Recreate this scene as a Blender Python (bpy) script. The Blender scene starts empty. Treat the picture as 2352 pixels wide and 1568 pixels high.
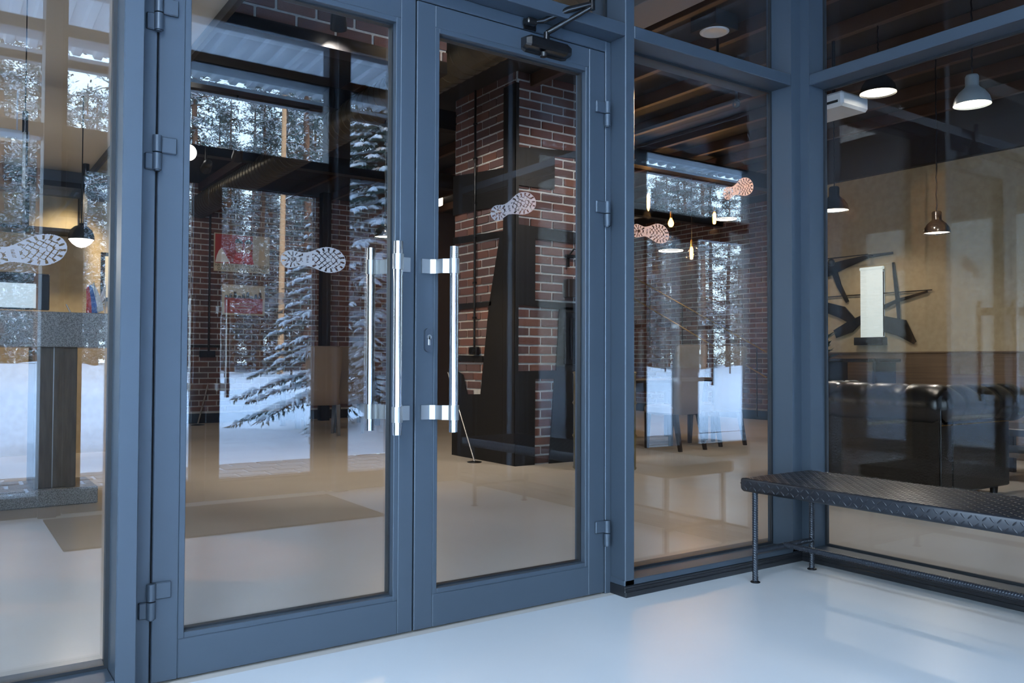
import bpy, math, random
from mathutils import Vector, Matrix
R = random.Random(7)
sc = bpy.context.scene
COL = sc.collection
PI = math.pi

# ------------------------------------------------------------------ camera
F_PX, YAW, PITCH, ROLL, CAM_H = 1916.7, 0.60425, 0.02332, 0.0037, 0.98
cam = bpy.data.cameras.new('camera')
cam.sensor_width = 36.0
cam.lens = 36.0 * F_PX / 2352
cam.clip_end = 400
co = bpy.data.objects.new('camera', cam)
COL.objects.link(co)
fw = Vector((math.sin(YAW) * math.cos(PITCH), math.cos(YAW) * math.cos(PITCH), math.sin(PITCH)))
rt = Vector((math.cos(YAW), -math.sin(YAW), 0))
up = rt.cross(fw)
r2 = rt * math.cos(ROLL) + up * math.sin(ROLL)
u2 = -rt * math.sin(ROLL) + up * math.cos(ROLL)
M = Matrix((r2, u2, -fw)).transposed().to_4x4()
M.translation = Vector((0, 0, CAM_H))
co.matrix_world = M
sc.camera = co

# ------------------------------------------------------------------ world, sun, exposure
w = bpy.data.worlds.new('world')
sc.world = w
w.use_nodes = True
nt = w.node_tree
bg = nt.nodes['Background']
tc = nt.nodes.new('ShaderNodeTexCoord')
sep = nt.nodes.new('ShaderNodeSeparateXYZ')
ramp = nt.nodes.new('ShaderNodeValToRGB')
ramp.color_ramp.elements[0].position = 0.0
ramp.color_ramp.elements[0].color = (0.66, 0.85, 1.0, 1)
ramp.color_ramp.elements[1].position = 0.7
ramp.color_ramp.elements[1].color = (0.36, 0.58, 0.95, 1)
nt.links.new(tc.outputs['Generated'], sep.inputs[0])
nt.links.new(sep.outputs['Z'], ramp.inputs[0])
nt.links.new(ramp.outputs[0], bg.inputs[0])
bg.inputs[1].default_value = 14.0
sc.view_settings.view_transform = 'Standard'
sc.view_settings.look = 'None'
sc.view_settings.gamma = 1
sc.view_settings.exposure = 0.0
sc.view_settings.use_curve_mapping = False
sc.cycles.transparent_max_bounces = 48
sc.cycles.max_bounces = 10
sc.cycles.diffuse_bounces = 5
sc.cycles.glossy_bounces = 6
sc.cycles.sample_clamp_indirect = 6
sc.cycles.caustics_reflective = False
sc.cycles.caustics_refractive = False


def light(name, kind, loc, energy, color=(1, 1, 1), size=0.1, sy=None, target=None, spot=None, blend=0.6):
    d = bpy.data.lights.new(name, kind)
    d.energy = energy
    d.color = color
    if kind == 'AREA':
        d.size = size
        if sy:
            d.shape = 'RECTANGLE'
            d.size_y = sy
    elif kind == 'SUN':
        d.angle = size
    else:
        d.shadow_soft_size = size
    if spot:
        d.spot_size = spot
        d.spot_blend = blend
    o = bpy.data.objects.new(name, d)
    COL.objects.link(o)
    o.location = loc
    if target is not None:
        v = Vector(target) - Vector(loc)
        o.rotation_euler = v.to_track_quat('-Z', 'Y').to_euler()
    return o


WARM = (1.0, 0.72, 0.42)
WHITE = (1.0, 0.9, 0.78)
light('sun', 'SUN', (20, 60, 30), 5.0, (1.0, 0.78, 0.5), 0.01, target=(20 - 18, 60 - 50, 30 - 17))
# fill light added out of view to brighten the vestibule floor and left frames
light('vestibule_fill', 'AREA', (-0.5, 0.5, 3.40), 110, (0.72, 0.85, 1.0), 0.6, 1.2, target=(-0.5, 0.6, 0))

# ------------------------------------------------------------------ materials
MATS = {}


def mat(name, col, rough=0.5, metal=0.0, emit=None, es=0.0, spec=0.5, noise=None, bump=0.0, scale=20.0,
        col2=None, coat=0.0, trans=0.0, stretch=None):
    m = bpy.data.materials.new(name)
    m.use_nodes = True
    n = m.node_tree.nodes
    l = m.node_tree.links
    b = n['Principled BSDF']
    b.inputs['Base Color'].default_value = (*col, 1)
    b.inputs['Roughness'].default_value = rough
    b.inputs['Metallic'].default_value = metal
    b.inputs['Specular IOR Level'].default_value = spec
    b.inputs['Coat Weight'].default_value = coat
    if emit:
        b.inputs['Emission Color'].default_value = (*emit, 1)
        b.inputs['Emission Strength'].default_value = es
    if col2 or bump:
        t = n.new('ShaderNodeTexCoord')
        mp = n.new('ShaderNodeMapping')
        l.new(t.outputs['Object'], mp.inputs[0])
        if stretch:
            mp.inputs['Scale'].default_value = stretch
        ns = n.new('ShaderNodeTexNoise')
        ns.inputs['Scale'].default_value = scale
        ns.inputs['Detail'].default_value = 5
        l.new(mp.outputs[0], ns.inputs['Vector'])
        if col2:
            r = n.new('ShaderNodeValToRGB')
            r.color_ramp.elements[0].position = 0.35
            r.color_ramp.elements[1].position = 0.65
            r.color_ramp.elements[0].color = (*col, 1)
            r.color_ramp.elements[1].color = (*col2, 1)
            l.new(ns.outputs[0], r.inputs[0])
            l.new(r.outputs[0], b.inputs['Base Color'])
        if bump:
            bp = n.new('ShaderNodeBump')
            bp.inputs['Strength'].default_value = bump
            bp.inputs['Distance'].default_value = 0.01
            l.new(ns.outputs[0], bp.inputs['Height'])
            l.new(bp.outputs[0], b.inputs['Normal'])
    MATS[name] = m
    return m


def glass_mat(name, f0, tint=(1, 1, 1), refl=(1, 1, 1), wave=0.0):
    """Uncoloured pane: clear transmission plus a mirror-sharp Schlick reflection on each face."""
    m = bpy.data.materials.new(name)
    m.use_nodes = True
    n = m.node_tree.nodes
    l = m.node_tree.links
    n.clear()
    out = n.new('ShaderNodeOutputMaterial')
    mix = n.new('ShaderNodeMixShader')
    tr = n.new('ShaderNodeBsdfTransparent')
    tr.inputs[0].default_value = (*tint, 1)
    gl = n.new('ShaderNodeBsdfGlossy')
    gl.inputs['Roughness'].default_value = 0.0
    gl.inputs[0].default_value = (*refl, 1)
    g = n.new('ShaderNodeNewGeometry')
    dot = n.new('ShaderNodeVectorMath')
    dot.operation = 'DOT_PRODUCT'
    l.new(g.outputs['Incoming'], dot.inputs[0])
    l.new(g.outputs['Normal'], dot.inputs[1])
    ab = n.new('ShaderNodeMath'); ab.operation = 'ABSOLUTE'
    l.new(dot.outputs['Value'], ab.inputs[0])
    om = n.new('ShaderNodeMath'); om.operation = 'SUBTRACT'
    om.inputs[0].default_value = 1
    l.new(ab.outputs[0], om.inputs[1])
    pw = n.new('ShaderNodeMath'); pw.operation = 'POWER'
    pw.inputs[1].default_value = 5
    l.new(om.outputs[0], pw.inputs[0])
    ma = n.new('ShaderNodeMath'); ma.operation = 'MULTIPLY_ADD'
    ma.inputs[1].default_value = 1 - f0
    ma.inputs[2].default_value = f0
    l.new(pw.outputs[0], ma.inputs[0])
    l.new(ma.outputs[0], mix.inputs[0])
    l.new(tr.outputs[0], mix.inputs[1])
    l.new(gl.outputs[0], mix.inputs[2])
    if wave:
        t = n.new('ShaderNodeTexCoord')
        ns = n.new('ShaderNodeTexNoise')
        ns.inputs['Scale'].default_value = 1.3
        ns.inputs['Detail'].default_value = 1
        bp = n.new('ShaderNodeBump')
        bp.inputs['Strength'].default_value = wave
        bp.inputs['Distance'].default_value = 0.02
        l.new(t.outputs['Object'], ns.inputs['Vector'])
        l.new(ns.outputs[0], bp.inputs['Height'])
        l.new(bp.outputs[0], gl.inputs['Normal'])
    l.new(mix.outputs[0], out.inputs[0])
    MATS[name] = m
    return m


def film_mat(name, col, see):
    m = bpy.data.materials.new(name)
    m.use_nodes = True
    n = m.node_tree.nodes
    l = m.node_tree.links
    n.clear()
    out = n.new('ShaderNodeOutputMaterial')
    d = n.new('ShaderNodeBsdfDiffuse')
    t = n.new('ShaderNodeBsdfTranslucent')
    d.inputs[0].default_value = (*col, 1)
    t.inputs[0].default_value = (*col, 1)
    m1 = n.new('ShaderNodeMixShader')
    m1.inputs[0].default_value = 0.5
    l.new(d.outputs[0], m1.inputs[1])
    l.new(t.outputs[0], m1.inputs[2])
    tr = n.new('ShaderNodeBsdfTransparent')
    m2 = n.new('ShaderNodeMixShader')
    m2.inputs[0].default_value = see
    l.new(m1.outputs[0], m2.inputs[1])
    l.new(tr.outputs[0], m2.inputs[2])
    l.new(m2.outputs[0], out.inputs[0])
    MATS[name] = m
    return m


ALU = mat('blue_grey_aluminium', (0.062, 0.082, 0.108), 0.42, 0.35, bump=0.03, scale=900)
ALU_IN = mat('dark_gasket', (0.012, 0.014, 0.017), 0.45)
PLINTH = mat('black_plinth', (0.012, 0.013, 0.016), 0.28)
STEEL = mat('polished_steel', (0.55, 0.55, 0.57), 0.13, 1.0)
SATIN = mat('brushed_steel', (0.42, 0.425, 0.43), 0.36, 1.0, bump=0.05, scale=60, stretch=(1, 1, 30))
BLACKG = mat('glossy_black', (0.008, 0.008, 0.009), 0.2)
GLASS = glass_mat('window_glass', 0.072, (0.985, 0.99, 0.985))
GLASS_W = glass_mat('single_window_glass', 0.032, (0.985, 0.99, 0.985), wave=0.0)
FILM = film_mat('frosted_film', (0.46, 0.455, 0.48), 0.15)
FLOOR = mat('poured_floor', (0.62, 0.63, 0.64), 0.30, col2=(0.66, 0.67, 0.68), scale=1.5, spec=0.5)
FLOOR_IN = mat('warm_poured_floor', (0.60, 0.55, 0.50), 0.24, col2=(0.55, 0.50, 0.45), scale=1.2)
CEIL = mat('dark_vestibule_ceiling', (0.035, 0.037, 0.042), 0.6)
DARK = mat('dark_ceiling', (0.018, 0.016, 0.018), 0.7)
WOODC = mat('dark_wood_joist', (0.06, 0.028, 0.016), 0.5)
BEIGE = mat('beige_wallpaper', (0.38, 0.295, 0.175), 0.8, col2=(0.33, 0.25, 0.145), scale=14, bump=0.1)
CREAM = mat('cream_soffit', (0.46, 0.43, 0.38), 0.7)
WAINS = mat('brown_wainscot', (0.13, 0.085, 0.05), 0.5, col2=(0.10, 0.065, 0.04), scale=6, stretch=(1, 0.2, 8))
MORTAR = mat('mortar', (0.40, 0.40, 0.39), 0.9, col2=(0.50, 0.49, 0.47), scale=30, bump=0.2)
BRICKS = [mat('brick_red', (0.125, 0.055, 0.044), 0.85, col2=(0.105, 0.045, 0.038), scale=25, bump=0.5),
          mat('brick_orange', (0.155, 0.070, 0.050), 0.85, col2=(0.125, 0.055, 0.042), scale=22, bump=0.5),
          mat('brick_brown', (0.095, 0.048, 0.042), 0.85, col2=(0.075, 0.042, 0.042), scale=28, bump=0.5),
          mat('brick_smoked', (0.075, 0.055, 0.06), 0.85, col2=(0.11, 0.055, 0.05), scale=20, bump=0.5)]
IRON = mat('black_iron', (0.010, 0.010, 0.012), 0.35, 0.5)
SOOT = mat('matt_black_steel', (0.007, 0.007, 0.008), 0.55, 0.0, spec=0.3)
IRONR = mat('painted_rebar', (0.030, 0.036, 0.048), 0.30, 0.4)
PLATE = mat('black_tread_plate', (0.022, 0.024, 0.030), 0.33, 0.35)
LEATHER = mat('black_leather', (0.010, 0.009, 0.008), 0.27, bump=0.15, scale=70)
GRANITE = mat('grey_granite', (0.13, 0.13, 0.13), 0.3, col2=(0.42, 0.42, 0.42), scale=160)
OAK = mat('dark_oak_panel', (0.14, 0.105, 0.07), 0.5, col2=(0.10, 0.075, 0.05), scale=9, stretch=(6, 6, 0.7))
TAUPE = mat('taupe_fabric', (0.19, 0.135, 0.095), 0.85, bump=0.2, scale=200)
LEGW = mat('dark_wood_leg', (0.02, 0.013, 0.010), 0.4)
GOLD = mat('olive_gold_drum', (0.20, 0.16, 0.035), 0.35, 0.6)
BULB = mat('edison_glow', (1, 0.6, 0.2), 0.4, emit=(1.0, 0.42, 0.09), es=11)
LAMPW = mat('lamp_diffuser', (1, 1, 1), 0.4, emit=(1.0, 0.9, 0.72), es=6)
LAMPC = mat('cool_diffuser', (1, 1, 1), 0.4, emit=(1.0, 0.97, 0.92), es=5)
BRASS = mat('brass_socket', (0.5, 0.3, 0.1), 0.3, 1.0)
SCREEN = mat('lit_screen', (0.1, 0.1, 0.1), 0.3, emit=(0.62, 0.8, 0.95), es=0.75)
BLIND = mat('backlit_blind', (0.45, 0.45, 0.44), 0.7, emit=(0.82, 0.95, 0.92), es=0.5, col2=(0.35, 0.36, 0.35), scale=8, stretch=(1, 1, 14))  # daylight through the blind is put in as emission
WHITEP = mat('white_plastic', (0.75, 0.78, 0.82), 0.35)
REDP = mat('red_print', (0.35, 0.03, 0.03), 0.6)
PAPER = mat('cream_paper', (0.55, 0.50, 0.38), 0.7)
SKIN = mat('peach_print', (0.45, 0.27, 0.19), 0.7)
DARKP = mat('dark_print', (0.04, 0.03, 0.03), 0.6)
BLUEC = mat('blue_cloth', (0.03, 0.12, 0.42), 0.8)
WHITEC = mat('white_cloth', (0.8, 0.8, 0.8), 0.8)
REDC = mat('red_cloth', (0.55, 0.03, 0.03), 0.8)
SNOW = mat('snow', (0.84, 0.87, 0.92), 0.8, bump=0.5, scale=3.0, spec=0.2)
PINEG = mat('dark_needles', (0.09, 0.135, 0.125), 0.8)
SPRUCEG = mat('spruce_needles', (0.035, 0.06, 0.045), 0.8)
BARK = mat('pine_bark', (0.22, 0.105, 0.06), 0.9, col2=(0.11, 0.07, 0.05), scale=5, stretch=(1, 1, 0.3))
PAVER = mat('grey_paver', (0.22, 0.22, 0.23), 0.85, bump=0.3, scale=20)
MATM = mat('brown_doormat', (0.055, 0.042, 0.03), 0.95, bump=0.6, scale=300)
CORR = mat('white_sheet_metal', (0.72, 0.76, 0.80), 0.45)
PLANT = mat('dark_leaf', (0.03, 0.045, 0.02), 0.5)
DUCTM = mat('spiral_duct', (0.10, 0.085, 0.06), 0.4, 0.7)
WALLP = mat('grey_paint', (0.35, 0.38, 0.42), 0.7)

# ------------------------------------------------------------------ mesh builder


class MB:
    def __init__(s):
        s.v = []
        s.f = []
        s.m = []
        s.sm = []

    def add(s, vs, fs, mi=0, smooth=False):
        o = len(s.v)
        s.v += [tuple(p) for p in vs]
        for f in fs:
            s.f.append([i + o for i in f])
            s.m.append(mi)
            s.sm.append(smooth)
        return s

    def box(s, a, b, mi=0, bev=0.0, T=None):
        x0, y0, z0 = [min(p, q) for p, q in zip(a, b)]
        x1, y1, z1 = [max(p, q) for p, q in zip(a, b)]
        c = [(x0 + x1) / 2, (y0 + y1) / 2, (z0 + z1) / 2]
        h = [(x1 - x0) / 2, (y1 - y0) / 2, (z1 - z0) / 2]
        bev = min(bev, min(h) * 0.45)
        if bev <= 0:
            vs = [(x, y, z) for x in (x0, x1) for y in (y0, y1) for z in (z0, z1)]
            fs = [(0, 1, 3, 2), (4, 6, 7, 5), (0, 4, 5, 1), (2, 3, 7, 6), (0, 2, 6, 4), (1, 5, 7, 3)]
        else:
            vs = []
            idx = {}
            for sx in (-1, 1):
                for sy in (-1, 1):
                    for sz in (-1, 1):
                        sg = (sx, sy, sz)
                        for ax in range(3):
                            p = [c[k] + sg[k] * (h[k] - (0 if k == ax else bev)) for k in range(3)]
                            idx[(sg, ax)] = len(vs)
                            vs.append(tuple(p))
            fs = []
            for ax in range(3):
                o1, o2 = [k for k in range(3) if k != ax]
                for sg in (-1, 1):
                    q = []
                    for (p, r) in ((-1, -1), (1, -1), (1, 1), (-1, 1)):
                        t = [0, 0, 0]
                        t[ax] = sg; t[o1] = p; t[o2] = r
                        q.append(idx[(tuple(t), ax)])
                    flip = (sg == 1) == (ax == 1)
                    fs.append(q[::-1] if flip else q)
                # edges along ax
                for p in (-1, 1):
                    for r in (-1, 1):
                        t0 = [0, 0, 0]; t0[ax] = -1; t0[o1] = p; t0[o2] = r
                        t1 = list(t0); t1[ax] = 1
                        fs.append([idx[(tuple(t0), o1)], idx[(tuple(t1), o1)], idx[(tuple(t1), o2)], idx[(tuple(t0), o2)]])
            for sx in (-1, 1):
                for sy in (-1, 1):
                    for sz in (-1, 1):
                        fs.append([idx[((sx, sy, sz), k)] for k in range(3)])
            C = Vector(c)
            fx = []
            for f in fs:
                P = [Vector(vs[i]) for i in f]
                nrm = (P[1] - P[0]).cross(P[2] - P[0])
                ctr = sum(P, Vector()) / len(P)
                # outward along the box
                d = Vector([(ctr[k] - C[k]) / max(h[k], 1e-6) for k in range(3)])
                d = Vector([d[k] / max(h[k], 1e-6) * h[k] for k in range(3)])
                fx.append(f if nrm.dot(d) > 0 else f[::-1])
            fs = fx
        if T is not None:
            vs = [T @ Vector(p) for p in vs]
        return s.add(vs, fs, mi)

    def cyl(s, p0, p1, r0, r1=None, n=20, mi=0, caps=True, smooth=True):
        r1 = r0 if r1 is None else r1
        p0 = Vector(p0); p1 = Vector(p1)
        d = (p1 - p0).normalized()
        a = Vector((0, 0, 1)) if abs(d.z) < 0.9 else Vector((1, 0, 0))
        u = d.cross(a).normalized()
        v = d.cross(u)
        vs = []
        for p, r in ((p0, r0), (p1, r1)):
            for i in range(n):
                t = 2 * PI * i / n
                vs.append(p + u * math.cos(t) * r + v * math.sin(t) * r)
        fs = [(i, i + n, (i + 1) % n + n, (i + 1) % n) for i in range(n)]
        s.add(vs, fs, mi, smooth)
        if caps:
            s.add(vs[:n], [tuple(range(n))], mi)
            s.add(vs[n:], [tuple(range(n))[::-1]], mi)
        return s

    def lathe(s, c, prof, n=24, mi=0, axis='Z', smooth=True, seg=(0, 2 * PI)):
        c = Vector(c)
        full = abs(seg[1] - seg[0] - 2 * PI) < 1e-6
        k = n if full else n + 1
        vs = []
        for r, h in prof:
            for i in range(k):
                t = seg[0] + (seg[1] - seg[0]) * i / n
                a, b = r * math.cos(t), r * math.sin(t)
                q = {'Z': (a, b, h), 'Y': (a, h, b), 'X': (h, a, b)}[axis]
                vs.append(c + Vector(q))
        fs = []
        for j in range(len(prof) - 1):
            for i in range(n):
                i2 = (i + 1) % k
                fs.append((j * k + i, j * k + i2, (j + 1) * k + i2, (j + 1) * k + i))
        return s.add(vs, fs, mi, smooth)

    def tube(s, pts, r, n=10, mi=0, smooth=True):
        pts = [Vector(p) for p in pts]
        rs = r if isinstance(r, (list, tuple)) else [r] * len(pts)
        vs = []
        u = None
        for i, p in enumerate(pts):
            d = (pts[min(i + 1, len(pts) - 1)] - pts[max(i - 1, 0)]).normalized()
            if u is None:
                a = Vector((0, 0, 1)) if abs(d.z) < 0.9 else Vector((1, 0, 0))
                u = d.cross(a).normalized()
            else:
                u = (u - d * u.dot(d)).normalized()
            v = d.cross(u)
            for k in range(n):
                t = 2 * PI * k / n
                vs.append(p + (u * math.cos(t) + v * math.sin(t)) * rs[i])
        fs = []
        for j in range(len(pts) - 1):
            for k in range(n):
                fs.append((j * n + k, j * n + (k + 1) % n, (j + 1) * n + (k + 1) % n, (j + 1) * n + k))
        s.add(vs, fs, mi, smooth)
        s.add(vs[:n], [tuple(range(n))[::-1]], mi)
        s.add(vs[-n:], [tuple(range(n))], mi)
        return s

    def prism(s, poly, d0, d1, plane='XZ', mi=0):
        """Polygon in a plane, thickened from d0 to d1 along the third axis."""
        def P(a, b, d):
            return {'XZ': (a, d, b), 'YZ': (d, a, b), 'XY': (a, b, d)}[plane]
        n = len(poly)
        vs = [P(a, b, d0) for a, b in poly] + [P(a, b, d1) for a, b in poly]
        fs = [tuple(range(n)), tuple(range(n, 2 * n))[::-1]]
        fs += [(i, (i + 1) % n, (i + 1) % n + n, i + n) for i in range(n)]
        return s.add(vs, fs, mi)

    def mesh(s, name, mats):
        me = bpy.data.meshes.new(name)
        me.from_pydata(s.v, [], s.f)
        for m in (mats if isinstance(mats, (list, tuple)) else [mats]):
            me.materials.append(m)
        me.polygons.foreach_set('material_index', s.m)
        me.polygons.foreach_set('use_smooth', s.sm)
        me.update()
        return me

    def build(s, name, mats, parent=None, loc=None, **props):
        return link(name, s.mesh(name, mats), parent, loc, **props)


def link(name, me, parent=None, loc=None, **props):
    o = bpy.data.objects.new(name, me)
    COL.objects.link(o)
    if parent:
        o.parent = parent
    if loc:
        o.location = loc
    for k, v in props.items():
        o[k] = v
    return o


def thing(name, label, cat, loc=(0, 0, 0), rz=0.0, group=None):
    o = bpy.data.objects.new(name, None)
    COL.objects.link(o)
    o.location = loc
    o.rotation_euler = (0, 0, rz)
    o.empty_display_size = 0.1
    o['label'] = label
    o['category'] = cat
    if group:
        o['group'] = group
    return o


def struct(name, loc=(0, 0, 0), label=None):
    o = bpy.data.objects.new(name, None)
    COL.objects.link(o)
    o.location = loc
    o['kind'] = 'structure'
    if label:
        o['label'] = label
    return o


def copy_tree(o, parent=None):
    c = o.copy()
    COL.objects.link(c)
    c.parent = parent
    for ch in list(KIDS(o)):
        copy_tree(ch, c)
    return c


def KIDS(o):
    return [x for x in bpy.data.objects if x.parent == o]


# ------------------------------------------------------------------ shell: floors, ceilings, walls
YF = 2.60      # face of the inner mullions
YL = 2.69      # face of the door leaves
YG = 2.73      # inner glass plane
YO = -0.47     # face of the outer glazing (seen mirrored)
XB = 3.545     # face of the right-hand glass wall
ZT0, ZT1 = 2.352, 2.407

MB().box((-1.3, YO - 0.1, -0.1), (3.62, 2.66, 0)).build('floor', FLOOR, kind='structure')
MB().box((-3, 2.66, -0.1), (12, 14.4, 0)).box((3.62, YO - 0.1, -0.1), (12, 2.66, 0)).build('floor', FLOOR_IN, kind='structure')
MB().box((-1.3, YO - 0.1, 3.42), (3.62, 2.72, 3.5)).build('ceiling', CEIL, kind='structure')
MB().box((-3, 2.72, 3.72), (12, 14.4, 3.8)).box((3.62, YO - 0.1, 3.72), (12, 2.72, 3.8)).build('ceiling', DARK, kind='structure')
MB().box((-3, YO - 0.3, 4.0), (12, 14.6, 4.6)).build('roof', DARK, kind='structure')

# outer skin of the building (keeps the low sun out)
wl = struct('wall_left')
MB().box((-3.2, 2.72, -0.1), (-3.0, 14.6, 4.0)).build('plaster', BEIGE, wl)
wv = struct('wall_left')
MB().box((-1.45, 1.75, -0.1), (-1.3, 2.72, 3.8)).box((-1.45, YO - 0.1, -0.1), (-1.3, -0.1, 3.8)) \
    .box((-1.45, -0.1, 2.45), (-1.3, 1.75, 3.8)).box((-1.45, -0.1, -0.1), (-1.3, 1.75, 0.12)).build('plaster', WALLP, wv)
MB().box((-1.40, -0.1, 0.12), (-1.392, 1.75, 2.45)).build('glass_pane', GLASS, wv)  # window opening added out of view to let daylight onto the frame sides
MB().box((-3.2, 2.72, -0.1), (-1.3, 2.9, 4.0)).build('wall_front', WALLP, kind='structure')


def brick_face(parent, face, pos, a0, a1, z0, z1, holes=(), back=True, limit=300, thick=0.02, sgn=-1, bl=0.25, ph=0.0):
    """Running-bond bricks on a plane: face 'Y' -> plane y=pos, bricks along X; face 'X' -> plane x=pos.
    sgn is the side the bricks stand out to."""
    H, J = 0.0867, 0.019
    n = 0
    if back:
        b = MB()
        if face == 'Y':
            b.box((a0, pos, z0), (a1, pos - sgn * 0.12, z1))
        else:
            b.box((pos, a0, z0), (pos - sgn * 0.12, a1, z1))
        b.build('mortar', MORTAR, parent)
    rest = MB()
    k0 = int(z0 / H)
    k1 = int(z1 / H) + 1
    for k in range(k0, k1):
        za, zb = k * H + J / 2, (k + 1) * H - J / 2
        za, zb = max(za, z0), min(zb, z1)
        if zb - za < 0.02:
            continue
        off = ((k % 2) * 0.5 + ph) * (bl + J)
        i = math.floor((a0 - off) / (bl + J)) - 1
        while True:
            x0 = off + i * (bl + J) + J / 2
            x1 = x0 + bl
            i += 1
            if x0 > a1:
                break
            xa, xb = max(x0, a0), min(x1, a1)
            if xb - xa < 0.03:
                continue
            zc, xc = (za + zb) / 2, (xa + xb) / 2
            if any(h[0] < xc < h[1] and h[2] < zc < h[3] for h in holes):
                continue
            t = thick * R.uniform(0.35, 0.75)
            mi = R.choices(range(4), (4, 3, 3, 2))[0]
            if n < limit:
                o = link('brick', BRK[mi], parent)
                sc_ = (xb - xa, t, zb - za)
                if face == 'Y':
                    o.location = (xc, pos + sgn * t / 2, zc)
                    o.scale = sc_
                else:
                    o.location = (pos + sgn * t / 2, xc, zc)
                    o.rotation_euler = (0, 0, PI / 2)
                    o.scale = sc_
            else:
                if face == 'Y':
                    rest.box((xa, pos, za), (xb, pos + sgn * t, zb), mi)
                else:
                    rest.box((pos, xa, za), (pos + sgn * t, xb, zb), mi)
            n += 1
    if rest.v:
        rest.build('bricks', BRICKS, parent, kind='stuff')


BRK = [MB().box((-.5, -.5, -.5), (.5, .5, .5), bev=0.03).mesh('brick', m) for m in BRICKS]

# back wall, brick with a beige return near the desk
wb = struct('wall_back')
brick_face(wb, 'Y', 13.4, 2.2, 6.6, 0.15, 3.72)
MB().box((2.2, 13.36, 0), (6.6, 13.4, 0.15)).build('skirting', IRON, wb)
MB().box((6.6, 13.4, -0.1), (12, 13.6, 4)).box((-3.0, 13.4, -0.1), (2.2, 13.6, 4)).build('plaster', DARKP, wb)
wr = struct('wall_right')
brick_face(wr, 'X', 11.6, 8.3, 13.4, 0.15, 3.72)
MB().box((11.55, 8.3, 0), (11.6, 13.4, 0.15)).build('skirting', IRON, wr)
# beige lounge wall with wainscot and a small window
wg = struct('wall_lounge')
MB().box((9.0, YO - 0.1, 1.09), (9.15, 6.8, 1.27)).box((9.0, YO - 0.1, 2.05), (9.15, 6.8, 3.16)) \
    .box((9.0, YO - 0.1, 1.27), (9.15, 5.47, 2.05)).box((9.0, 5.76, 1.27), (9.15, 6.8, 2.05)).build('plaster', BEIGE, wg)
MB().box((8.98, YO - 0.1, 0), (9.15, 6.8, 1.085), bev=0.004).build('wainscot', WAINS, wg)
MB().box((8.93, YO - 0.1, 3.16), (9.15, 6.8, 3.72)).build('ceiling_beam', DARK, wg)
MB().box((8.965, YO - 0.1, 1.085), (9.0, 6.8, 1.10)).build('dado_rail', WAINS, wg)
MB().box((9.15, 6.6, -0.1), (11.75, 6.8, 3.72)).build('wall_lounge', BEIGE, kind='structure')
MB().box((11.6, 6.8, -0.1), (11.75, 8.3, 3.72)).build('wall_right', BEIGE, kind='structure')
MB().box((11.75, YO, -0.1), (12.0, 13.6, 4)).box((9.15, YO - 0.1, -0.1), (11.75, YO + 0.1, 4)).build('wall_right', WALLP, kind='structure')
wn = struct('window_7')
MB().box((9.02, 5.47, 1.27), (9.05, 5.49, 2.05)).box((9.02, 5.74, 1.27), (9.05, 5.76, 2.05)) \
    .box((9.02, 5.47, 1.27), (9.05, 5.76, 1.285)).box((9.02, 5.47, 2.035), (9.05, 5.76, 2.05)).build('window_frame', WHITEP, wn)
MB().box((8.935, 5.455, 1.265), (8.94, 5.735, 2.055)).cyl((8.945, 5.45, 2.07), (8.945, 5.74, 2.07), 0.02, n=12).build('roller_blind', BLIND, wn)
MB().box((8.90, 5.44, 1.18), (9.0, 5.80, 1.27)).build('window_sill', IRON, wn)
# reception back wall and its lowered cream ceiling
MB().box((-3, 9.8, 0), (1.85, 9.95, 3.72)).build('wall_reception', BEIGE, kind='structure')
so = struct('ceiling')
MB().box((-3.0, 2.95, 2.92), (1.27, 9.74, 3.02)).build('soffit_board', CREAM, so)
MB().box((1.27, 2.95, 2.86), (1.30, 9.74, 3.72)).build('soffit_edge', IRON, so)
MB().box((-3.0, 9.66, 2.66), (1.85, 9.8, 2.92)).build('steel_beam', mat('blue_black_beam', (0.035, 0.045, 0.06), 0.4), so)
MB().box((-3.0, 9.62, 2.78), (1.85, 9.66, 2.80)).build('beam_flange', IRON, so)
# brick-clad downstand seen through the top of the left leaf
bb = struct('trim_7')
brick_face(bb, 'Y', 5.2, 1.32, 3.0, 3.13, 3.72, bl=0.25)
MB().box((1.32, 5.18, 3.04), (3.0, 5.34, 3.13)).build('steel_lintel', IRON, bb)

# ceiling joists with their lit faces, running away from the doors
for k in range(12):
    x = 3.34 + k * 0.66
    MB().box((x - 0.03, 2.8 if x < 3.7 else 2.8, 3.60), (x + 0.03, 13.4, 3.72), bev=0.004).build('trim_8', WOODC, kind='structure')
for y in (7.6, 10.2):
    MB().box((1.3, y - 0.07, 3.40), (11.6, y + 0.07, 3.60)).build('trim_9', IRON, kind='structure')
for k in range(6):
    MB().box((3.9 + k * 0.85, YO, 3.60), (3.96 + k * 0.85, 2.7, 3.72)).build('trim_8', WOODC, kind='structure')

# ------------------------------------------------------------------ curtain wall: mullions and transoms


def bar(name, a, b, bev=0.003, m=ALU):
    return MB().box(a, b, bev=bev).build(name, m, kind='structure')


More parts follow.
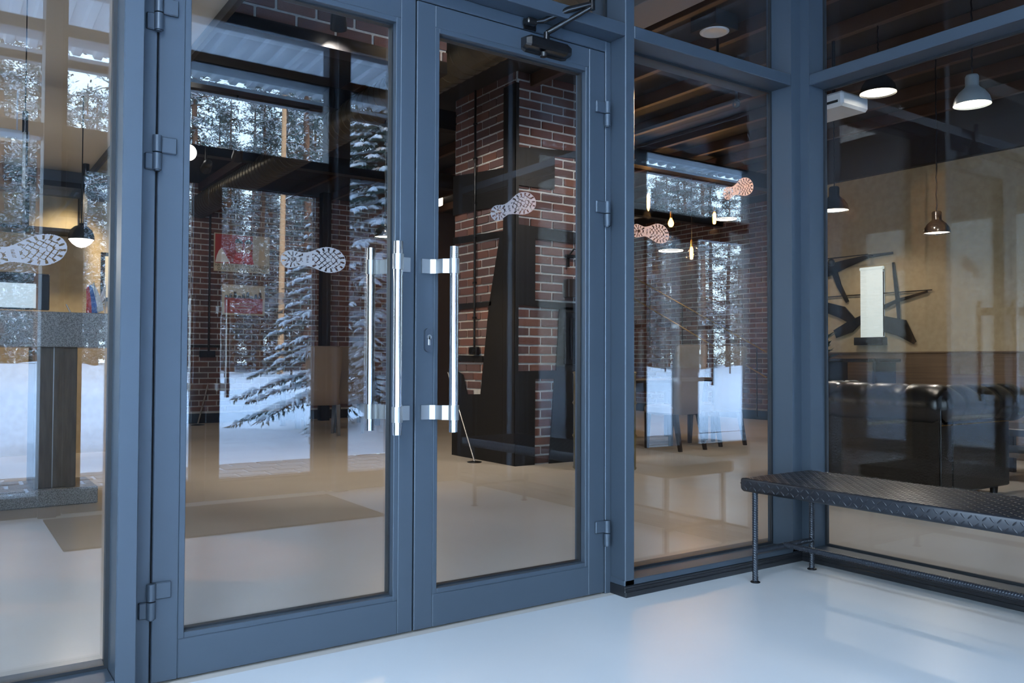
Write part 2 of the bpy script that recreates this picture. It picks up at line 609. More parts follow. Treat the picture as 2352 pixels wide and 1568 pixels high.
bar('trim_1', (0.433, YF, 0.0), (0.488, YG + 0.09, 3.42))           # mullion left of the doors
bar('trim_1', (2.371, YF, 0.045), (2.423, YG + 0.09, 3.42))         # mullion right of the doors
bar('trim_1', (-0.78, YF, 0.0), (-0.725, YG + 0.09, 3.42))
bar('trim_1', (0.488, YL, 0.0), (0.541, YG + 0.07, ZT0))            # door jambs
bar('trim_1', (2.339, YL, 0.0), (2.372, YG + 0.07, ZT0))
bar('trim_1', (0.541, YL, 2.304), (2.339, YG + 0.07, ZT0))          # door head
bar('trim_2', (-0.725, YF, ZT0), (0.433, YG + 0.09, ZT1))
bar('trim_2', (0.488, YF, ZT0), (2.371, YG + 0.09, ZT1))
bar('trim_2', (2.423, YF, ZT0), (3.474, YG + 0.09, ZT1))
# corner post, a re-entrant corner towards the room
cpz = [(3.474, YF), (3.545, YF), (3.545, 2.548), (3.69, 2.548), (3.69, 2.75), (3.474, 2.75)]
MB().prism(cpz, 0.05, 3.42, 'XY').build('trim_1', ALU, kind='structure')
bar('trim_2', (XB, 0.32, ZT0), (XB + 0.16, 2.548, ZT1))
bar('trim_1', (XB, 0.26, 0.0), (XB + 0.16, 0.32, 3.42))
bar('trim_1', (XB, YO, 0.0), (XB + 0.16, YO + 0.06, 3.42))
bar('trim_2', (XB, YO + 0.06, ZT0), (XB + 0.16, 0.26, ZT1))


def plinth(a, b, axis, name='baseboard_front'):
    """Sill and stepped black plinth under a fixed pane; a,b = run limits on the axis."""
    p = struct(name)
    if axis == 'X':
        MB().box((a, YF, 0.045), (b, YG + 0.09, 0.070), bev=0.003).build('sill', ALU, p)
        MB().box((a, YF - 0.002, 0.0), (b, YG + 0.09, 0.045), bev=0.002).box((a, YF - 0.006, 0.030), (b, YF, 0.036), bev=0.001) \
            .box((a, YF - 0.009, 0.0), (b, YF, 0.022), bev=0.002).build('plinth_strip', PLINTH, p)
    else:
        MB().box((XB, a, 0.045), (XB + 0.16, b, 0.070), bev=0.003).build('sill', ALU, p)
        MB().box((XB - 0.002, a, 0.0), (XB + 0.16, b, 0.045), bev=0.002).box((XB - 0.006, a, 0.030), (XB, b, 0.036), bev=0.001) \
            .box((XB - 0.009, a, 0.0), (XB, b, 0.022), bev=0.002).build('plinth_strip', PLINTH, p)
    return p


plinth(2.367, 3.56, 'X')
plinth(-0.725, 0.433, 'X')
plinth(0.32, 2.60, 'Y', 'baseboard_right')
plinth(YO + 0.06, 0.26, 'Y', 'baseboard_right')


def pane(name, axis, a0, a1, z0, z1, g, side=-1, gl=GLASS, gw=0.011, parent=None):
    """Fixed pane with its dark gasket line on the room side."""
    p = parent or struct(name)
    b = MB()
    k = MB()
    if axis == 'X':
        b.box((a0, g, z0), (a1, g + 0.008, z1))
        for (x0, x1, y0, y1) in ((a0, a0 + gw, z0, z1), (a1 - gw, a1, z0, z1), (a0 + gw, a1 - gw, z0, z0 + gw), (a0 + gw, a1 - gw, z1 - gw, z1)):
            k.box((x0, g + side * 0.012 if side < 0 else g + 0.008, y0), (x1, g if side < 0 else g + 0.02, y1))
    else:
        b.box((g, a0, z0), (g + 0.008, a1, z1))
        for (x0, x1, y0, y1) in ((a0, a0 + gw, z0, z1), (a1 - gw, a1, z0, z1), (a0 + gw, a1 - gw, z0, z0 + gw), (a0 + gw, a1 - gw, z1 - gw, z1)):
            k.box((g - 0.012, x0, y0), (g, x1, y1))
    b.build('glass_pane', gl, p)
    k.build('gasket', ALU_IN, p)
    return p


w1 = pane('window_1', 'X', -0.725, 0.433, 0.070, ZT0, YG)
pane('window_1', 'X', -0.725, 0.433, ZT1, 3.42, YG)
w2 = pane('window_2', 'X', 0.488, 2.371, ZT1, 3.42, YG)
w3 = pane('window_3', 'X', 2.423, 3.474, 0.070, ZT0, YG)
w4 = pane('window_4', 'X', 2.423, 3.474, ZT1, 3.42, YG)
w5 = pane('window_5', 'Y', 0.32, 2.548, 0.070, ZT0, XB + 0.125, gl=GLASS_W)
w6 = pane('window_6', 'Y', 0.32, 2.548, ZT1, 3.42, XB + 0.125, gl=GLASS_W)
pane('window_5', 'Y', YO + 0.06, 0.26, 0.070, ZT0, XB + 0.125)
pane('window_6', 'Y', YO + 0.06, 0.26, ZT1, 3.42, XB + 0.125)


# ------------------------------------------------------------------ door leaves


def leaf(name, x0, x1, gx0, gx1, y, dirn, handle_x, label):
    """dirn = +1: the room is on the -Y side of face y (inner doors). -1: the other way (outer doors)."""
    d = struct(name, label=label)
    z0, z1, g0, g1 = 0.008, 2.300, 0.145, 2.200
    D = 0.07 * dirn

    def bx(a0, a1, b0, b1, nm='rail', dd=0.0, bev=0.0025, m=ALU):
        MB().box((a0, y + dd * dirn, b0), (a1, y + D, b1), bev=bev).build(nm, m, d)
    bx(x0 + .0015, gx0 - 0.018, z0, z1, 'stile')
    bx(gx1 + 0.018, x1 - .0015, z0, z1, 'stile')
    bx(gx0 - 0.018, gx1 + 0.018, z0, g0 - 0.018)
    bx(gx0 - 0.018, gx1 + 0.018, g1 + 0.018, z1)
    # glazing beads, a hair behind the leaf face
    b = MB()
    for (a0, a1, b0, b1) in ((gx0 - .018, gx0, g0 - .018, g1 + .018), (gx1, gx1 + .018, g0 - .018, g1 + .018),
                             (gx0, gx1, g0 - .018, g0), (gx0, gx1, g1, g1 + .018)):
        b.box((a0, y + 0.0012 * dirn, b0), (a1, y + D, b1), bev=0.0015)
    b.build('glazing_bead', ALU, d)
    gy = y + 0.04 * dirn
    k = MB()
    for (a0, a1, b0, b1) in ((gx0, gx0 + .006, g0, g1), (gx1 - .006, gx1, g0, g1), (gx0 + .006, gx1 - .006, g0, g0 + .006), (gx0 + .006, gx1 - .006, g1 - .006, g1)):
        k.box((a0, gy - 0.012, b0), (a1, gy + 0.012, b1))
    k.build('gasket', ALU_IN, d)
    MB().box((gx0 + .001, gy - 0.004, g0 + .001), (gx1 - .001, gy + 0.004, g1 - .001)).build('glass_pane', GLASS, d)
    # pull handles on both faces
    inw = 1 if handle_x < (x0 + x1) / 2 else -1      # the seam is at x0 when inw>0
    sx = x0 if inw > 0 else x1
    for side in (-1, 1):
        yb = y - 0.075 * dirn if side < 0 else y + D + 0.075 * dirn
        yf = y if side < 0 else y + D
        h = MB().cyl((handle_x, yb, 0.722), (handle_x, yb, 1.396), 0.0165, n=32).build('handle', STEEL, d)
        for zz in (0.792, 1.325):
            q = MB()
            q.cyl((handle_x, yb, zz - 0.027), (handle_x, yb, zz + 0.027), 0.0195, n=32)
            s_ = 1 if yb > yf else -1
            fx = sx + inw * 0.022         # outer end of the foot
            e = 0.009
            # foot plate on the stile, then a bent arm out to the bar
            pts = [(fx, yf + s_ * e), (fx + inw * 0.034, yf + s_ * e), (fx + inw * 0.050, yf + s_ * 0.022),
                   (fx + inw * 0.060, yf + s_ * 0.055), (handle_x - inw * 0.012, yb - s_ * 0.004)]
            lo = [(a, b_ - s_ * 0.008) for a, b_ in pts]
            poly = pts + lo[::-1]
            q.prism(poly, zz - 0.026, zz + 0.026, 'XY')
            q.build('bracket', SATIN, h)
    return d


d1 = leaf('door_1', 0.544, 1.427, 0.640, 1.348, YL, 1, 1.322, 'left leaf of the inner glazed double door')
d2 = leaf('door_2', 1.430, 2.336, 1.526, 2.231, YL, 1, 1.549, 'right leaf of the inner glazed double door, with the closer')
MB().box((1.420, YL + 0.02, 0.008), (1.437, YL + 0.05, 2.300)).build('seal_strip', ALU_IN, d2)

# lock escutcheon and cylinder
l = MB()
ov = [(1.481 + 0.0155 * math.cos(t), 1.055 + 0.028 * (1 if math.sin(t) >= 0 else -1) * (0 if abs(math.sin(t)) < 1e-6 else 1) + 0.0155 * math.sin(t)) for t in [PI * 2 * i / 32 + 0.001 for i in range(32)]]
l.prism(ov, YL - 0.011, YL, 'XZ')
esc = l.build('lock_plate', mat('grey_plate', (0.06, 0.075, 0.10), 0.4, 0.4), d2)
l = MB().cyl((1.481, YL - 0.016, 1.066), (1.481, YL - 0.010, 1.066), 0.0087, n=20)
l.box((1.4765, YL - 0.016, 1.036), (1.4855, YL - 0.010, 1.066), bev=0.002)
l.box((1.480, YL - 0.0175, 1.060), (1.482, YL - 0.016, 1.072), mi=1)
l.build('lock_cylinder', [SATIN, BLACKG], esc)


def hinge(d, x, z, flip):
    """Flag hinge: plate on the leaf, knuckle split in two on the seam; z = middle."""
    y = YL
    f = -1 if flip else 1
    h = MB().cyl((x, y - 0.014, z - 0.052), (x, y - 0.014, z - 0.002), 0.0135, n=24).cyl((x, y - 0.014, z + 0.002), (x, y - 0.014, z + 0.052), 0.0135, n=24) \
        .cyl((x, y - 0.014, z - 0.056), (x, y - 0.014, z - 0.052), 0.009, n=16).build('hinge', ALU, d)
    MB().box((x - f * 0.004, y - 0.012, z + 0.002), (x + f * 0.058, y + 0.001, z + 0.052), bev=0.003) \
        .build('hinge_plate', ALU, h)
    if not flip:
        MB().box((x - 0.034, y - 0.012, z - 0.052), (x, y + 0.001, z - 0.002), bev=0.003).build('hinge_plate', ALU, h)


for z in (2.032, 1.606, 0.258):
    hinge(d1, 0.541, z, False)
    hinge(d2, 2.337, z, True)

# door closer on the right leaf
c = MB()
prof = [(0.0, 0.0), (0.008, 0.008), (0.045, 0.012), (0.052, 0.020), (0.052, 0.048), (0.045, 0.056), (0.0, 0.060)]
T = Matrix.Translation((1.88, YL, 2.215))
vs = []
for xx, kx in ((0.0, 0.75), (0.018, 1.0), (0.20, 1.0), (0.225, 0.80)):
    for (yy, zz) in prof:
        vs.append((1.895 + xx, YL - yy * kx, 2.212 + 0.03 + (zz - 0.03) * kx))
n_ = len(prof)
fs = []
for j in range(3):
    for i in range(n_ - 1):
        fs.append((j * n_ + i, j * n_ + i + 1, (j + 1) * n_ + i + 1, (j + 1) * n_ + i))
fs.append(tuple(range(n_))[::-1])
fs.append(tuple(range(3 * n_, 4 * n_)))
c.add(vs, fs)
clo = c.build('door_closer', BLACKG, d2)
MB().cyl((1.985, YL - 0.03, 2.198), (1.985, YL - 0.03, 2.214), 0.014, 0.016, n=20).build('spindle_cap', BLACKG, clo)
MB().cyl((2.00, YL - 0.03, 2.270), (2.00, YL - 0.03, 2.300), 0.012, n=16).build('spindle', BLACKG, clo)
JT = Vector((2.150, YL - 0.135, 2.405))
a = MB()
a.tube([(2.00, YL - 0.03, 2.298), (2.02, YL - 0.045, 2.312), tuple(JT)], [0.010, 0.012, 0.010], n=12)
a.build('closer_arm', BLACKG, clo)
a = MB()
a.tube([tuple(JT + Vector((0, 0, 0.012))), (2.06, YL - 0.09, 2.385), (1.97, YL - 0.045, 2.335), (1.93, YL - 0.035, 2.325)], [0.010, 0.013, 0.010, 0.006], n=12)
a.cyl(JT - Vector((0, 0, .012)), JT + Vector((0, 0, .026)), 0.012, n=16)
a.build('closer_arm', BLACKG, clo)
MB().box((1.900, YL - 0.045, 2.312), (1.945, YL - 0.001, 2.338), bev=0.004).box((1.905, YL - 0.006, 2.304), (1.965, YL, 2.345), bev=0.002).build('arm_bracket', BLACKG, clo)


# ------------------------------------------------------------------ boot print stickers


def in_sole(u, v, g=0.0):
    """u 0..1 along the foot (0 heel, 1 toe), v -0.5..0.5; outline of a boot sole."""
    if u <= g * 0.5 or u >= 1 - g * 0.5:
        return False
    if u < 0.14:
        hw = 0.34 * math.sqrt(max(0, 1 - ((0.14 - u) / 0.14) ** 2))
    elif u < 0.34:
        hw = 0.34 - 0.09 * math.sin((u - 0.14) / 0.20 * PI / 2) ** 2
    elif u < 0.72:
        t = (u - 0.34) / 0.38
        hw = 0.25 + 0.25 * (3 * t * t - 2 * t * t * t)
    else:
        hw = 0.50 * math.sqrt(max(0, 1 - ((u - 0.72) / 0.28) ** 2.2))
    cv = 0.05 * math.sin((u - 0.3) * 4)
    return abs(v - cv) < hw - g


def sole_on(u, v):
    if not in_sole(u, v):
        return False
    if not in_sole(u, v, 0.035):
        return True
    cv = 0.05 * math.sin((u - 0.3) * 4)
    w_ = v - cv
    if 0.335 < u < 0.475:                          # plain instep block with a few strokes
        return not (0.385 < u < 0.43 and abs(w_) < 0.14 and int((w_ + 0.5) * 40) % 2 == 0)
    if u < 0.335:
        du, dv = (u - 0.18) * 2.6, w_
    else:
        du, dv = (u - 0.73) * 2.0, w_
    r = math.hypot(du, dv)
    a_ = math.atan2(dv, du)
    if not in_sole(u, v, 0.17):                    # lugs around the rim
        return math.sin(a_ * (15 if u > 0.4 else 11)) > -0.45
    # inner zigzag and lozenges
    if r < 0.07:
        return u > 0.4
    s1 = abs(((u * 11 + abs(w_) * 5.0) % 1.0) - 0.5)
    s2 = abs(((u * 11 - abs(w_) * 5.0 + 0.3) % 1.0) - 0.5)
    return s1 > 0.12 and s2 > 0.07


def sole_mesh():
    L, W = 0.232, 0.088
    nu, nv = 150, 56
    b = MB()
    for j in range(nv):
        v0 = (j / nv - 0.5) * 1.1
        run = None
        for i in range(nu + 1):
            on = i < nu and sole_on((i + 0.5) / nu, v0 + 0.55 / nv)
            if on and run is None:
                run = i
            if not on and run is not None:
                x0, x1 = (run / nu - 0.5) * L, (i / nu - 0.5) * L
                z0, z1 = v0 * W, (v0 + 1.1 / nv) * W
                b.add([(x0, 0, z0), (x1, 0, z0), (x1, 0, z1), (x0, 0, z1)], [(0, 1, 2, 3)])
                run = None
    return b.mesh('boot_print', FILM)


SOLE = sole_mesh()


def sticker(parent, loc, tilt, rz=0.0, mirror=False, s=1.0):
    o = link('boot_print_sticker', SOLE, parent)
    o.location = loc
    o.rotation_euler = (0, -math.radians(tilt), rz)
    o.scale = (s, 1, -s if mirror else s)
    return o


sticker(d1, (1.058, YL + 0.0355, 1.322), 0)
sticker(d2, (1.887, YL + 0.0355, 1.592), 20)
sticker(w1, (0.196, YG - 0.001, 1.284), 15, mirror=True)
sticker(w3, (2.640, YG - 0.001, 1.559), -3)
sticker(w3, (3.233, YG - 0.001, 1.826), 18)

# ------------------------------------------------------------------ the tread-plate bench on rebar legs


def rebar(p0, p1, r=0.0115, pitch=0.0105, n=20):
    p0 = Vector(p0); p1 = Vector(p1)
    L = (p1 - p0).length
    d = (p1 - p0).normalized()
    a_ = Vector((0, 0, 1)) if abs(d.z) < 0.9 else Vector((1, 0, 0))
    u = d.cross(a_).normalized()
    v = d.cross(u)
    m = max(2, int(L / (pitch / 4)))
    vs = []
    for j in range(m + 1):
        s_ = L * j / m
        for i in range(n):
            t = 2 * PI * i / n
            ph = (s_ / pitch + 2 * t / PI) % 1.0
            rr = r + (0.0026 if ph < 0.35 else 0.0)
            vs.append(p0 + d * s_ + (u * math.cos(t) + v * math.sin(t)) * rr)
    fs = []
    for j in range(m):
        for i in range(n):
            fs.append((j * n + i, j * n + (i + 1) % n, (j + 1) * n + (i + 1) % n, (j + 1) * n + i))
    return MB().add(vs, fs, 0, True)


be = thing('bench', 'black tread plate bench on twisted rebar legs in the glass corner', 'bench', (3.22, 1.6, 0))
bx0, bx1, by0, by1, bz = -0.245, 0.245, -1.05, 0.915, 0.462     # local to the bench
hh, rr_ = 0.062, 0.020
sec = []                                                     # cross-section in XZ, rounded at all edges
for (cx_, cz_, a0_) in ((bx0 + rr_, bz - hh + rr_, 180), (bx1 - rr_, bz - hh + rr_, 270), (bx1 - rr_, bz - rr_ * .45, 0), (bx0 + rr_, bz - rr_ * .45, 90)):
    r_ = rr_ if cz_ < bz - rr_ else rr_ * .45
    for k in range(6):
        t = math.radians(a0_ + 90 * k / 5)
        if cz_ > bz - rr_:
            sec.append((cx_ + (rr_ - r_) * (1 if cx_ > 0 else -1) + r_ * math.cos(t), cz_ + r_ * math.sin(t)))
        else:
            sec.append((cx_ + r_ * math.cos(t), cz_ + r_ * math.sin(t)))
b = MB()
cxm, czm = 0.0, bz - hh / 2
rings = [(by0, 0.0), (by1 - 0.02, 0.0), (by1 - 0.008, 0.006), (by1, 0.020)]
vs = []
for yy, ins in rings:
    for (x_, z_) in sec:
        sx_ = (abs(bx1) - ins) / abs(bx1)
        sz_ = (hh / 2 - ins * 0.6) / (hh / 2)
        vs.append((x_ * sx_, yy, czm + (z_ - czm) * sz_))
n_ = len(sec)
fs = []
for j in range(len(rings) - 1):
    for i in range(n_):
        fs.append((j * n_ + i, (j + 1) * n_ + i, (j + 1) * n_ + (i + 1) % n_, j * n_ + (i + 1) % n_))
fs.append(tuple(range(n_)))
fs.append(tuple(range(3 * n_, 4 * n_))[::-1])
b.add(vs, fs, 0, True)
top = b.build('bench_top', PLATE, be)
# raised lozenges of the tread plate
tp = MB()


def lug(o, e1, e2, nn, ang, L=0.0125, W=0.0036, H=0.0017):
    ca, sa = math.cos(ang), math.sin(ang)
    a1 = e1 * ca + e2 * sa
    a2 = -e1 * sa + e2 * ca
    ring = [o + a1 * (L * math.cos(t)) * (1) + a2 * (W * math.sin(t)) for t in [2 * PI * k / 8 for k in range(8)]]
    mid = [o + a1 * (L * .72 * math.cos(t)) + a2 * (W * .4 * math.sin(t)) + nn * H for t in [2 * PI * k / 8 for k in range(8)]]
    tp.add(ring + mid, [(i, (i + 1) % 8, (i + 1) % 8 + 8, i + 8) for i in range(8)] + [tuple(range(8, 16))], 0, True)


ex, ey, ez = Vector((1, 0, 0)), Vector((0, 1, 0)), Vector((0, 0, 1))
st = 0.0245
nx_, ny_ = int((bx1 - bx0 - 0.02) / st), int((by1 - by0 - 0.02) / st)
for i in range(nx_ + 1):
    for j in range(ny_):
        o = Vector((bx0 + 0.012 + i * st, by0 + 0.015 + j * st, bz - 0.0002))
        lug(o, ex, ey, ez, PI / 4 if (i + j) % 2 else -PI / 4)
for j in range(ny_):
    for k in range(2):
        o = Vector((bx0 + 0.0003, by0 + 0.015 + j * st, bz - 0.019 - k * st))
        lug(o, ey, ez, -ex, (PI / 4 if (j + k) % 2 else -PI / 4))
for i in range(nx_):
    o = Vector((bx0 + 0.02 + i * st, by1 - 0.0005, bz - 0.032))
    lug(o, ex, ez, ey, PI / 4 if i % 2 else -PI / 4)
tp.build('tread_pattern', PLATE, top, kind='stuff')
for (lx, ly) in ((-0.204, 0.857), (0.209, 0.861), (-0.204, -0.95), (0.209, -0.95)):
    lg = rebar((lx, ly, 0.006), (lx, ly, bz - hh + 0.002), r=0.0105).build('leg', IRONR, be)
    MB().lathe((lx, ly, 0), [(0, 0), (0.021, 0), (0.022, 0.003), (0.018, 0.006), (0.012, 0.008), (0, 0.008)], n=24).build('foot', IRON, lg)
rebar((-0.204, 0.858, 0.138), (0.209, 0.861, 0.138), r=0.0098).build('stretcher', IRONR, be)
rebar((-0.204, -0.95, 0.138), (0.209, -0.95, 0.138), r=0.0098).build('stretcher', IRONR, be)
rebar((0.0, -0.95, 0.142), (0.0, 0.858, 0.142), r=0.0105).build('stretcher', IRONR, be)

# ------------------------------------------------------------------ outer glazing (seen mirrored in the panes)
o_y = YO


def obar(a, b, nm='trim_3'):
    return MB().box(a, b, bev=0.003).build(nm, ALU, kind='structure')


d3 = leaf('door_3', 1.536, 2.405, 1.630, 2.310, o_y, -1, 1.655, 'right-hand leaf of the outer glazed double door')
d4 = leaf('door_4', 0.665, 1.533, 0.765, 1.440, o_y, -1, 1.415, 'left-hand leaf of the outer glazed double door')
for x in (0.625, 2.408):
    obar((x, o_y - 0.12, 0), (x + 0.037, o_y, 3.45))
for x in (0.53, 2.46):
    obar((x, o_y - 0.14, 0), (x + 0.10, o_y + 0.06, 3.45))
obar((0.63, o_y - 0.12, 2.304), (2.46, o_y, 2.46))
for x0, x1 in ((-1.3, 0.53), (2.56, 3.06)):
    obar((x0, o_y - 0.12, 2.37), (x1, o_y, 2.46))
    obar((x0, o_y - 0.12, 0), (x1, o_y, 0.13))
obar((-1.3, o_y - 0.12, 3.03), (3.545, o_y, 3.11))
obar((-1.3, o_y - 0.12, 3.345), (3.545, o_y + 0.02, 3.46))
wo = struct('window_8')
for (x0, x1, z0, z1) in ((-1.3, 0.53, 0.13, 2.37), (2.56, 3.06, 0.13, 2.37), (0.66, 2.41, 2.46, 3.03), (-1.3, 0.53, 2.46, 3.03),
                         (2.56, 3.06, 2.46, 3.03), (-1.3, 0.53, 3.11, 3.345), (0.66, 2.41, 3.11, 3.345), (2.56, 3.06, 3.11, 3.345)):
    MB().box((x0, o_y - 0.05, z0), (x1, o_y - 0.042, z1)).build('glass_pane', GLASS, wo)
sticker(d3, (2.01, o_y - 0.035, 1.40), 24)
MB().box((3.06, o_y - 0.14, -0.1), (5.66, o_y + 0.01, 4.0)).box((7.37, o_y - 0.14, -0.1), (9.15, o_y + 0.01, 4.0)).build('wall_front', mat('anthracite_plaster', (0.03, 0.03, 0.034), 0.7), kind='structure')
# lounge facade, same line, with its own glazed double door
for x in (6.15,):
    obar((x, o_y - 0.12, 0), (x + 0.09, o_y, 2.24))
obar((6.24, o_y - 0.12, 0), (6.42, o_y, 2.24))
for x in (5.66, 7.22):
    obar((x, o_y - 0.12, 0), (x + (0.04 if x < 6 else 0.15), o_y, 3.45))
for (z0, z1) in ((0, 0.14), (2.24, 2.48), (3.03, 3.8)):
    obar((5.66, o_y - 0.11, z0), (7.37, o_y - 0.01, z1))
for (x0, x1) in ((5.70, 6.15), (6.42, 7.22)):
    for (z0, z1) in ((0.14, 2.24),):
        MB().box((x0, o_y - 0.05, z0), (x1, o_y - 0.042, z1)).build('glass_pane', GLASS, wo)
for (z0, z1) in ((2.48, 3.03),):
    MB().box((5.70, o_y - 0.05, z0), (7.22, o_y - 0.042, z1)).build('glass_pane', GLASS, wo)
for hx in (6.05, 6.52):
    h = MB().cyl((hx, o_y + 0.09, 0.74), (hx, o_y + 0.09, 1.39), 0.016, n=16).build('handle', STEEL, wo)
    for zz in (0.80, 1.33):
        MB().box((min(hx, 6.33 - .08), o_y, zz - 0.02), (max(hx, 6.33 + 0.08 if hx > 6.3 else 6.25), o_y + 0.012, zz + 0.02)) \
            .box((hx - 0.012, o_y, zz - 0.02), (hx + 0.012, o_y + 0.09, zz + 0.02)).build('bracket', SATIN, h)
# doormat in the vestibule, under the photographer's line of sight
dm = MB().box((0.55, -0.32, 0.0), (2.36, 0.66, 0.009), bev=0.003).build('doormat', MATM)
dm['label'] = 'brown ribbed doormat mirrored in the left door leaf'
dm['category'] = 'doormat'

# ------------------------------------------------------------------ outdoors: canopy, pavers, snow, fence, trees
cn = struct('canopy')
b = MB()
per = 0.17
n_ = int(16 / per)
prof = []
for i in range(n_ + 1):
    x = -5 + i * per
    prof += [(x, 0.0), (x + per * 0.35, 0.0), (x + per * 0.45, 0.035), (x + per * 0.9, 0.035)]
ya, yb_, za, zb = o_y - 0.14, -2.75, 3.74, 3.66
vs = [(x, ya, za + h) for x, h in prof] + [(x, yb_, zb + h) for x, h in prof]
m_ = len(prof)
b.add(vs, [(i, i + 1, i + 1 + m_, i + m_) for i in range(m_ - 1)])
b.build('corrugated_sheet', CORR, cn)
MB().box((-5, -2.86, 3.55), (11, -2.76, 3.63), bev=0.01).build('gutter', IRON, cn)
MB().box((-5, -2.765, 3.62), (11, -2.755, 3.655)).build('fascia', CORR, cn)
MB().box((-5, -2.4, 3.62), (11, -2.3, 3.665)).build('purlin', ALU, cn)
MB().box((-5, -3.0, 3.80), (11, -0.65, 3.98)).build('roof_snow', SNOW, cn)

pv = struct('pavement')
MB().box((-4, -2.95, -0.16), (12, o_y - 0.14, -0.045)).build('joint_snow', SNOW, pv)
PM = MB().box((-.5, -.5, -.5), (.5, .5, .5), bev=0.02).mesh('paver', PAVER)
for j in range(9):
    for i in range(33):
        x = -0.2 + i * 0.27 + (j % 2) * 0.12
        if x > 8.4:
            continue
        o = link('paver', PM, pv)
        o.location = (x, -0.78 - j * 0.25, -0.06 + R.uniform(-.002, .002))
        o.scale = (0.236, 0.215, 0.05)
        o.rotation_euler = (0, 0, R.uniform(-.02, .02))


def gz(x, y):
    """height of the snow"""
    d = max(0.0, -y - 2.8)
    z = -0.04 + 0.55 * (1 - math.exp(-max(0, d - 2) / 14.0))
    z += 0.30 * math.exp(-((y + 4.0) / 0.6) ** 2) * (0.55 + 0.45 * math.sin(x * 0.9 + 1.1) + 0.12 * math.sin(x * 3.1)) * (1 if x > 2 else 0.6)
    z += 0.30 * math.exp(-((x - 4.6) / 1.6) ** 2 - ((y + 4.0) / 0.7) ** 2)
    z += (0.06 * math.sin(x * 1.7 + y * 0.6) * math.sin(y * 1.3) + 0.045 * math.sin(x * 4.1 - y * 1.9) * math.sin(y * 3.7 + x)) * min(1, d)
    z += 0.6 * math.exp(-((y + 27) / 2.0) ** 2) * (0.4 + 0.4 * math.sin(x * 0.5)) 
    return z


b = MB()
xs = [-40 + i * 1.0 for i in range(36)] + [-4 + i * 0.16 for i in range(100)] + [12 + i * 1.6 for i in range(55)]
ys = [-2.82 - i * 0.10 for i in range(32)] + [-6 - i * 0.7 for i in range(40)] + [-34 - i * 4 for i in range(24)]
for y in ys:
    for x in xs:
        b.v.append((x, y, gz(x, y)))
W_ = len(xs)
for j in range(len(ys) - 1):
    for i in range(W_ - 1):
        b.f.append([j * W_ + i, (j + 1) * W_ + i, (j + 1) * W_ + i + 1, j * W_ + i + 1])
        b.m.append(0); b.sm.append(True)
b.build('snow_ground', SNOW, kind='structure')
MB().box((-40, -2.85, -0.2), (-4, 20, -0.1)).box((12, -2.85, -0.2), (60, 20, -0.1)).build('snow_ground', SNOW, kind='structure')

# fence along the edge of the wood
fe = thing('wire_fence', 'dark green wire fence running along the edge of the pine wood', 'fence', (0, 0, 0))
PST = MB().box((-0.03, -0.03, 0), (0.03, 0.03, 1.7), bev=0.004).mesh('fence_post', IRON)
for i in range(22):
    x = -6 + i * 2.4
    o = link('fence_post', PST, fe)
    o.location = (x, -24.5, gz(x, -24.5) - 0.05)
b = MB()
for z in (0.5, 1.1, 1.7):
    b.cyl((-6, -24.5, z + 0.35), (44.4, -24.5, z + 0.35), 0.006, n=4)
b.build('fence_wire', IRON, fe)


def tuft(b, p, d, L, W, mi):
    """a small drooping leaf-shaped blade"""
    s_ = d.cross(Vector((0, 0, 1)))
    if s_.length < 1e-3:
        s_ = Vector((1, 0, 0))
    s_.normalize()
    q = p + d * L
    s_ = s_ * math.cos(1.0 * R.random()) + Vector((0, 0, 1)) * math.sin(R.uniform(-1, 1)) * 0.7
    b.add([p, p + d * L * .5 + s_ * W, q, p + d * L * .5 - s_ * W], [(0, 1, 2, 3)], mi)


def pine(h, z0, rad, nb, nt):
    b = MB()
    lean = R.uniform(-.2, .2)
    b.tube([(0, 0, -0.4), (0.05, 0, h * .3), (lean, 0.1, h * .7), (lean, 0.1, h)], [0.19, 0.165, 0.11, 0.02], n=9, mi=2)
    for i in range(nb):
        t = R.random()
        z = z0 + (h - z0) * t
        a_ = R.uniform(0, 2 * PI)
        rl = rad * (1 - t * .7) * R.uniform(.5, 1.1)
        o = Vector((lean * z / h, 0.1 * z / h, z))
        d = Vector((math.cos(a_), math.sin(a_), R.uniform(-.35, .15))).normalized()
        e = o + d * rl
        e.z -= rl * .12
        b.tube([o, (o + e) / 2 + Vector((0, 0, .08)), e], [0.03, 0.018, 0.006], n=4, mi=2)
        for k in range(nt):
            u = R.uniform(.25, 1.0)
            p = o + (e - o) * u + Vector((R.gauss(0, .16), R.gauss(0, .16), R.gauss(0, .10)))
            dd = Vector((R.gauss(0, 1), R.gauss(0, 1), R.gauss(-.2, .5))).normalized()
            sn = R.random() < 0.52
            tuft(b, p + Vector((0, 0, .04 if sn else 0)), dd, R.uniform(.14, .30), R.uniform(.03, .065) * (.7 if sn else 1), 1 if sn else 0)
    return b.mesh('pine_tree', [PINEG, SNOW, BARK])




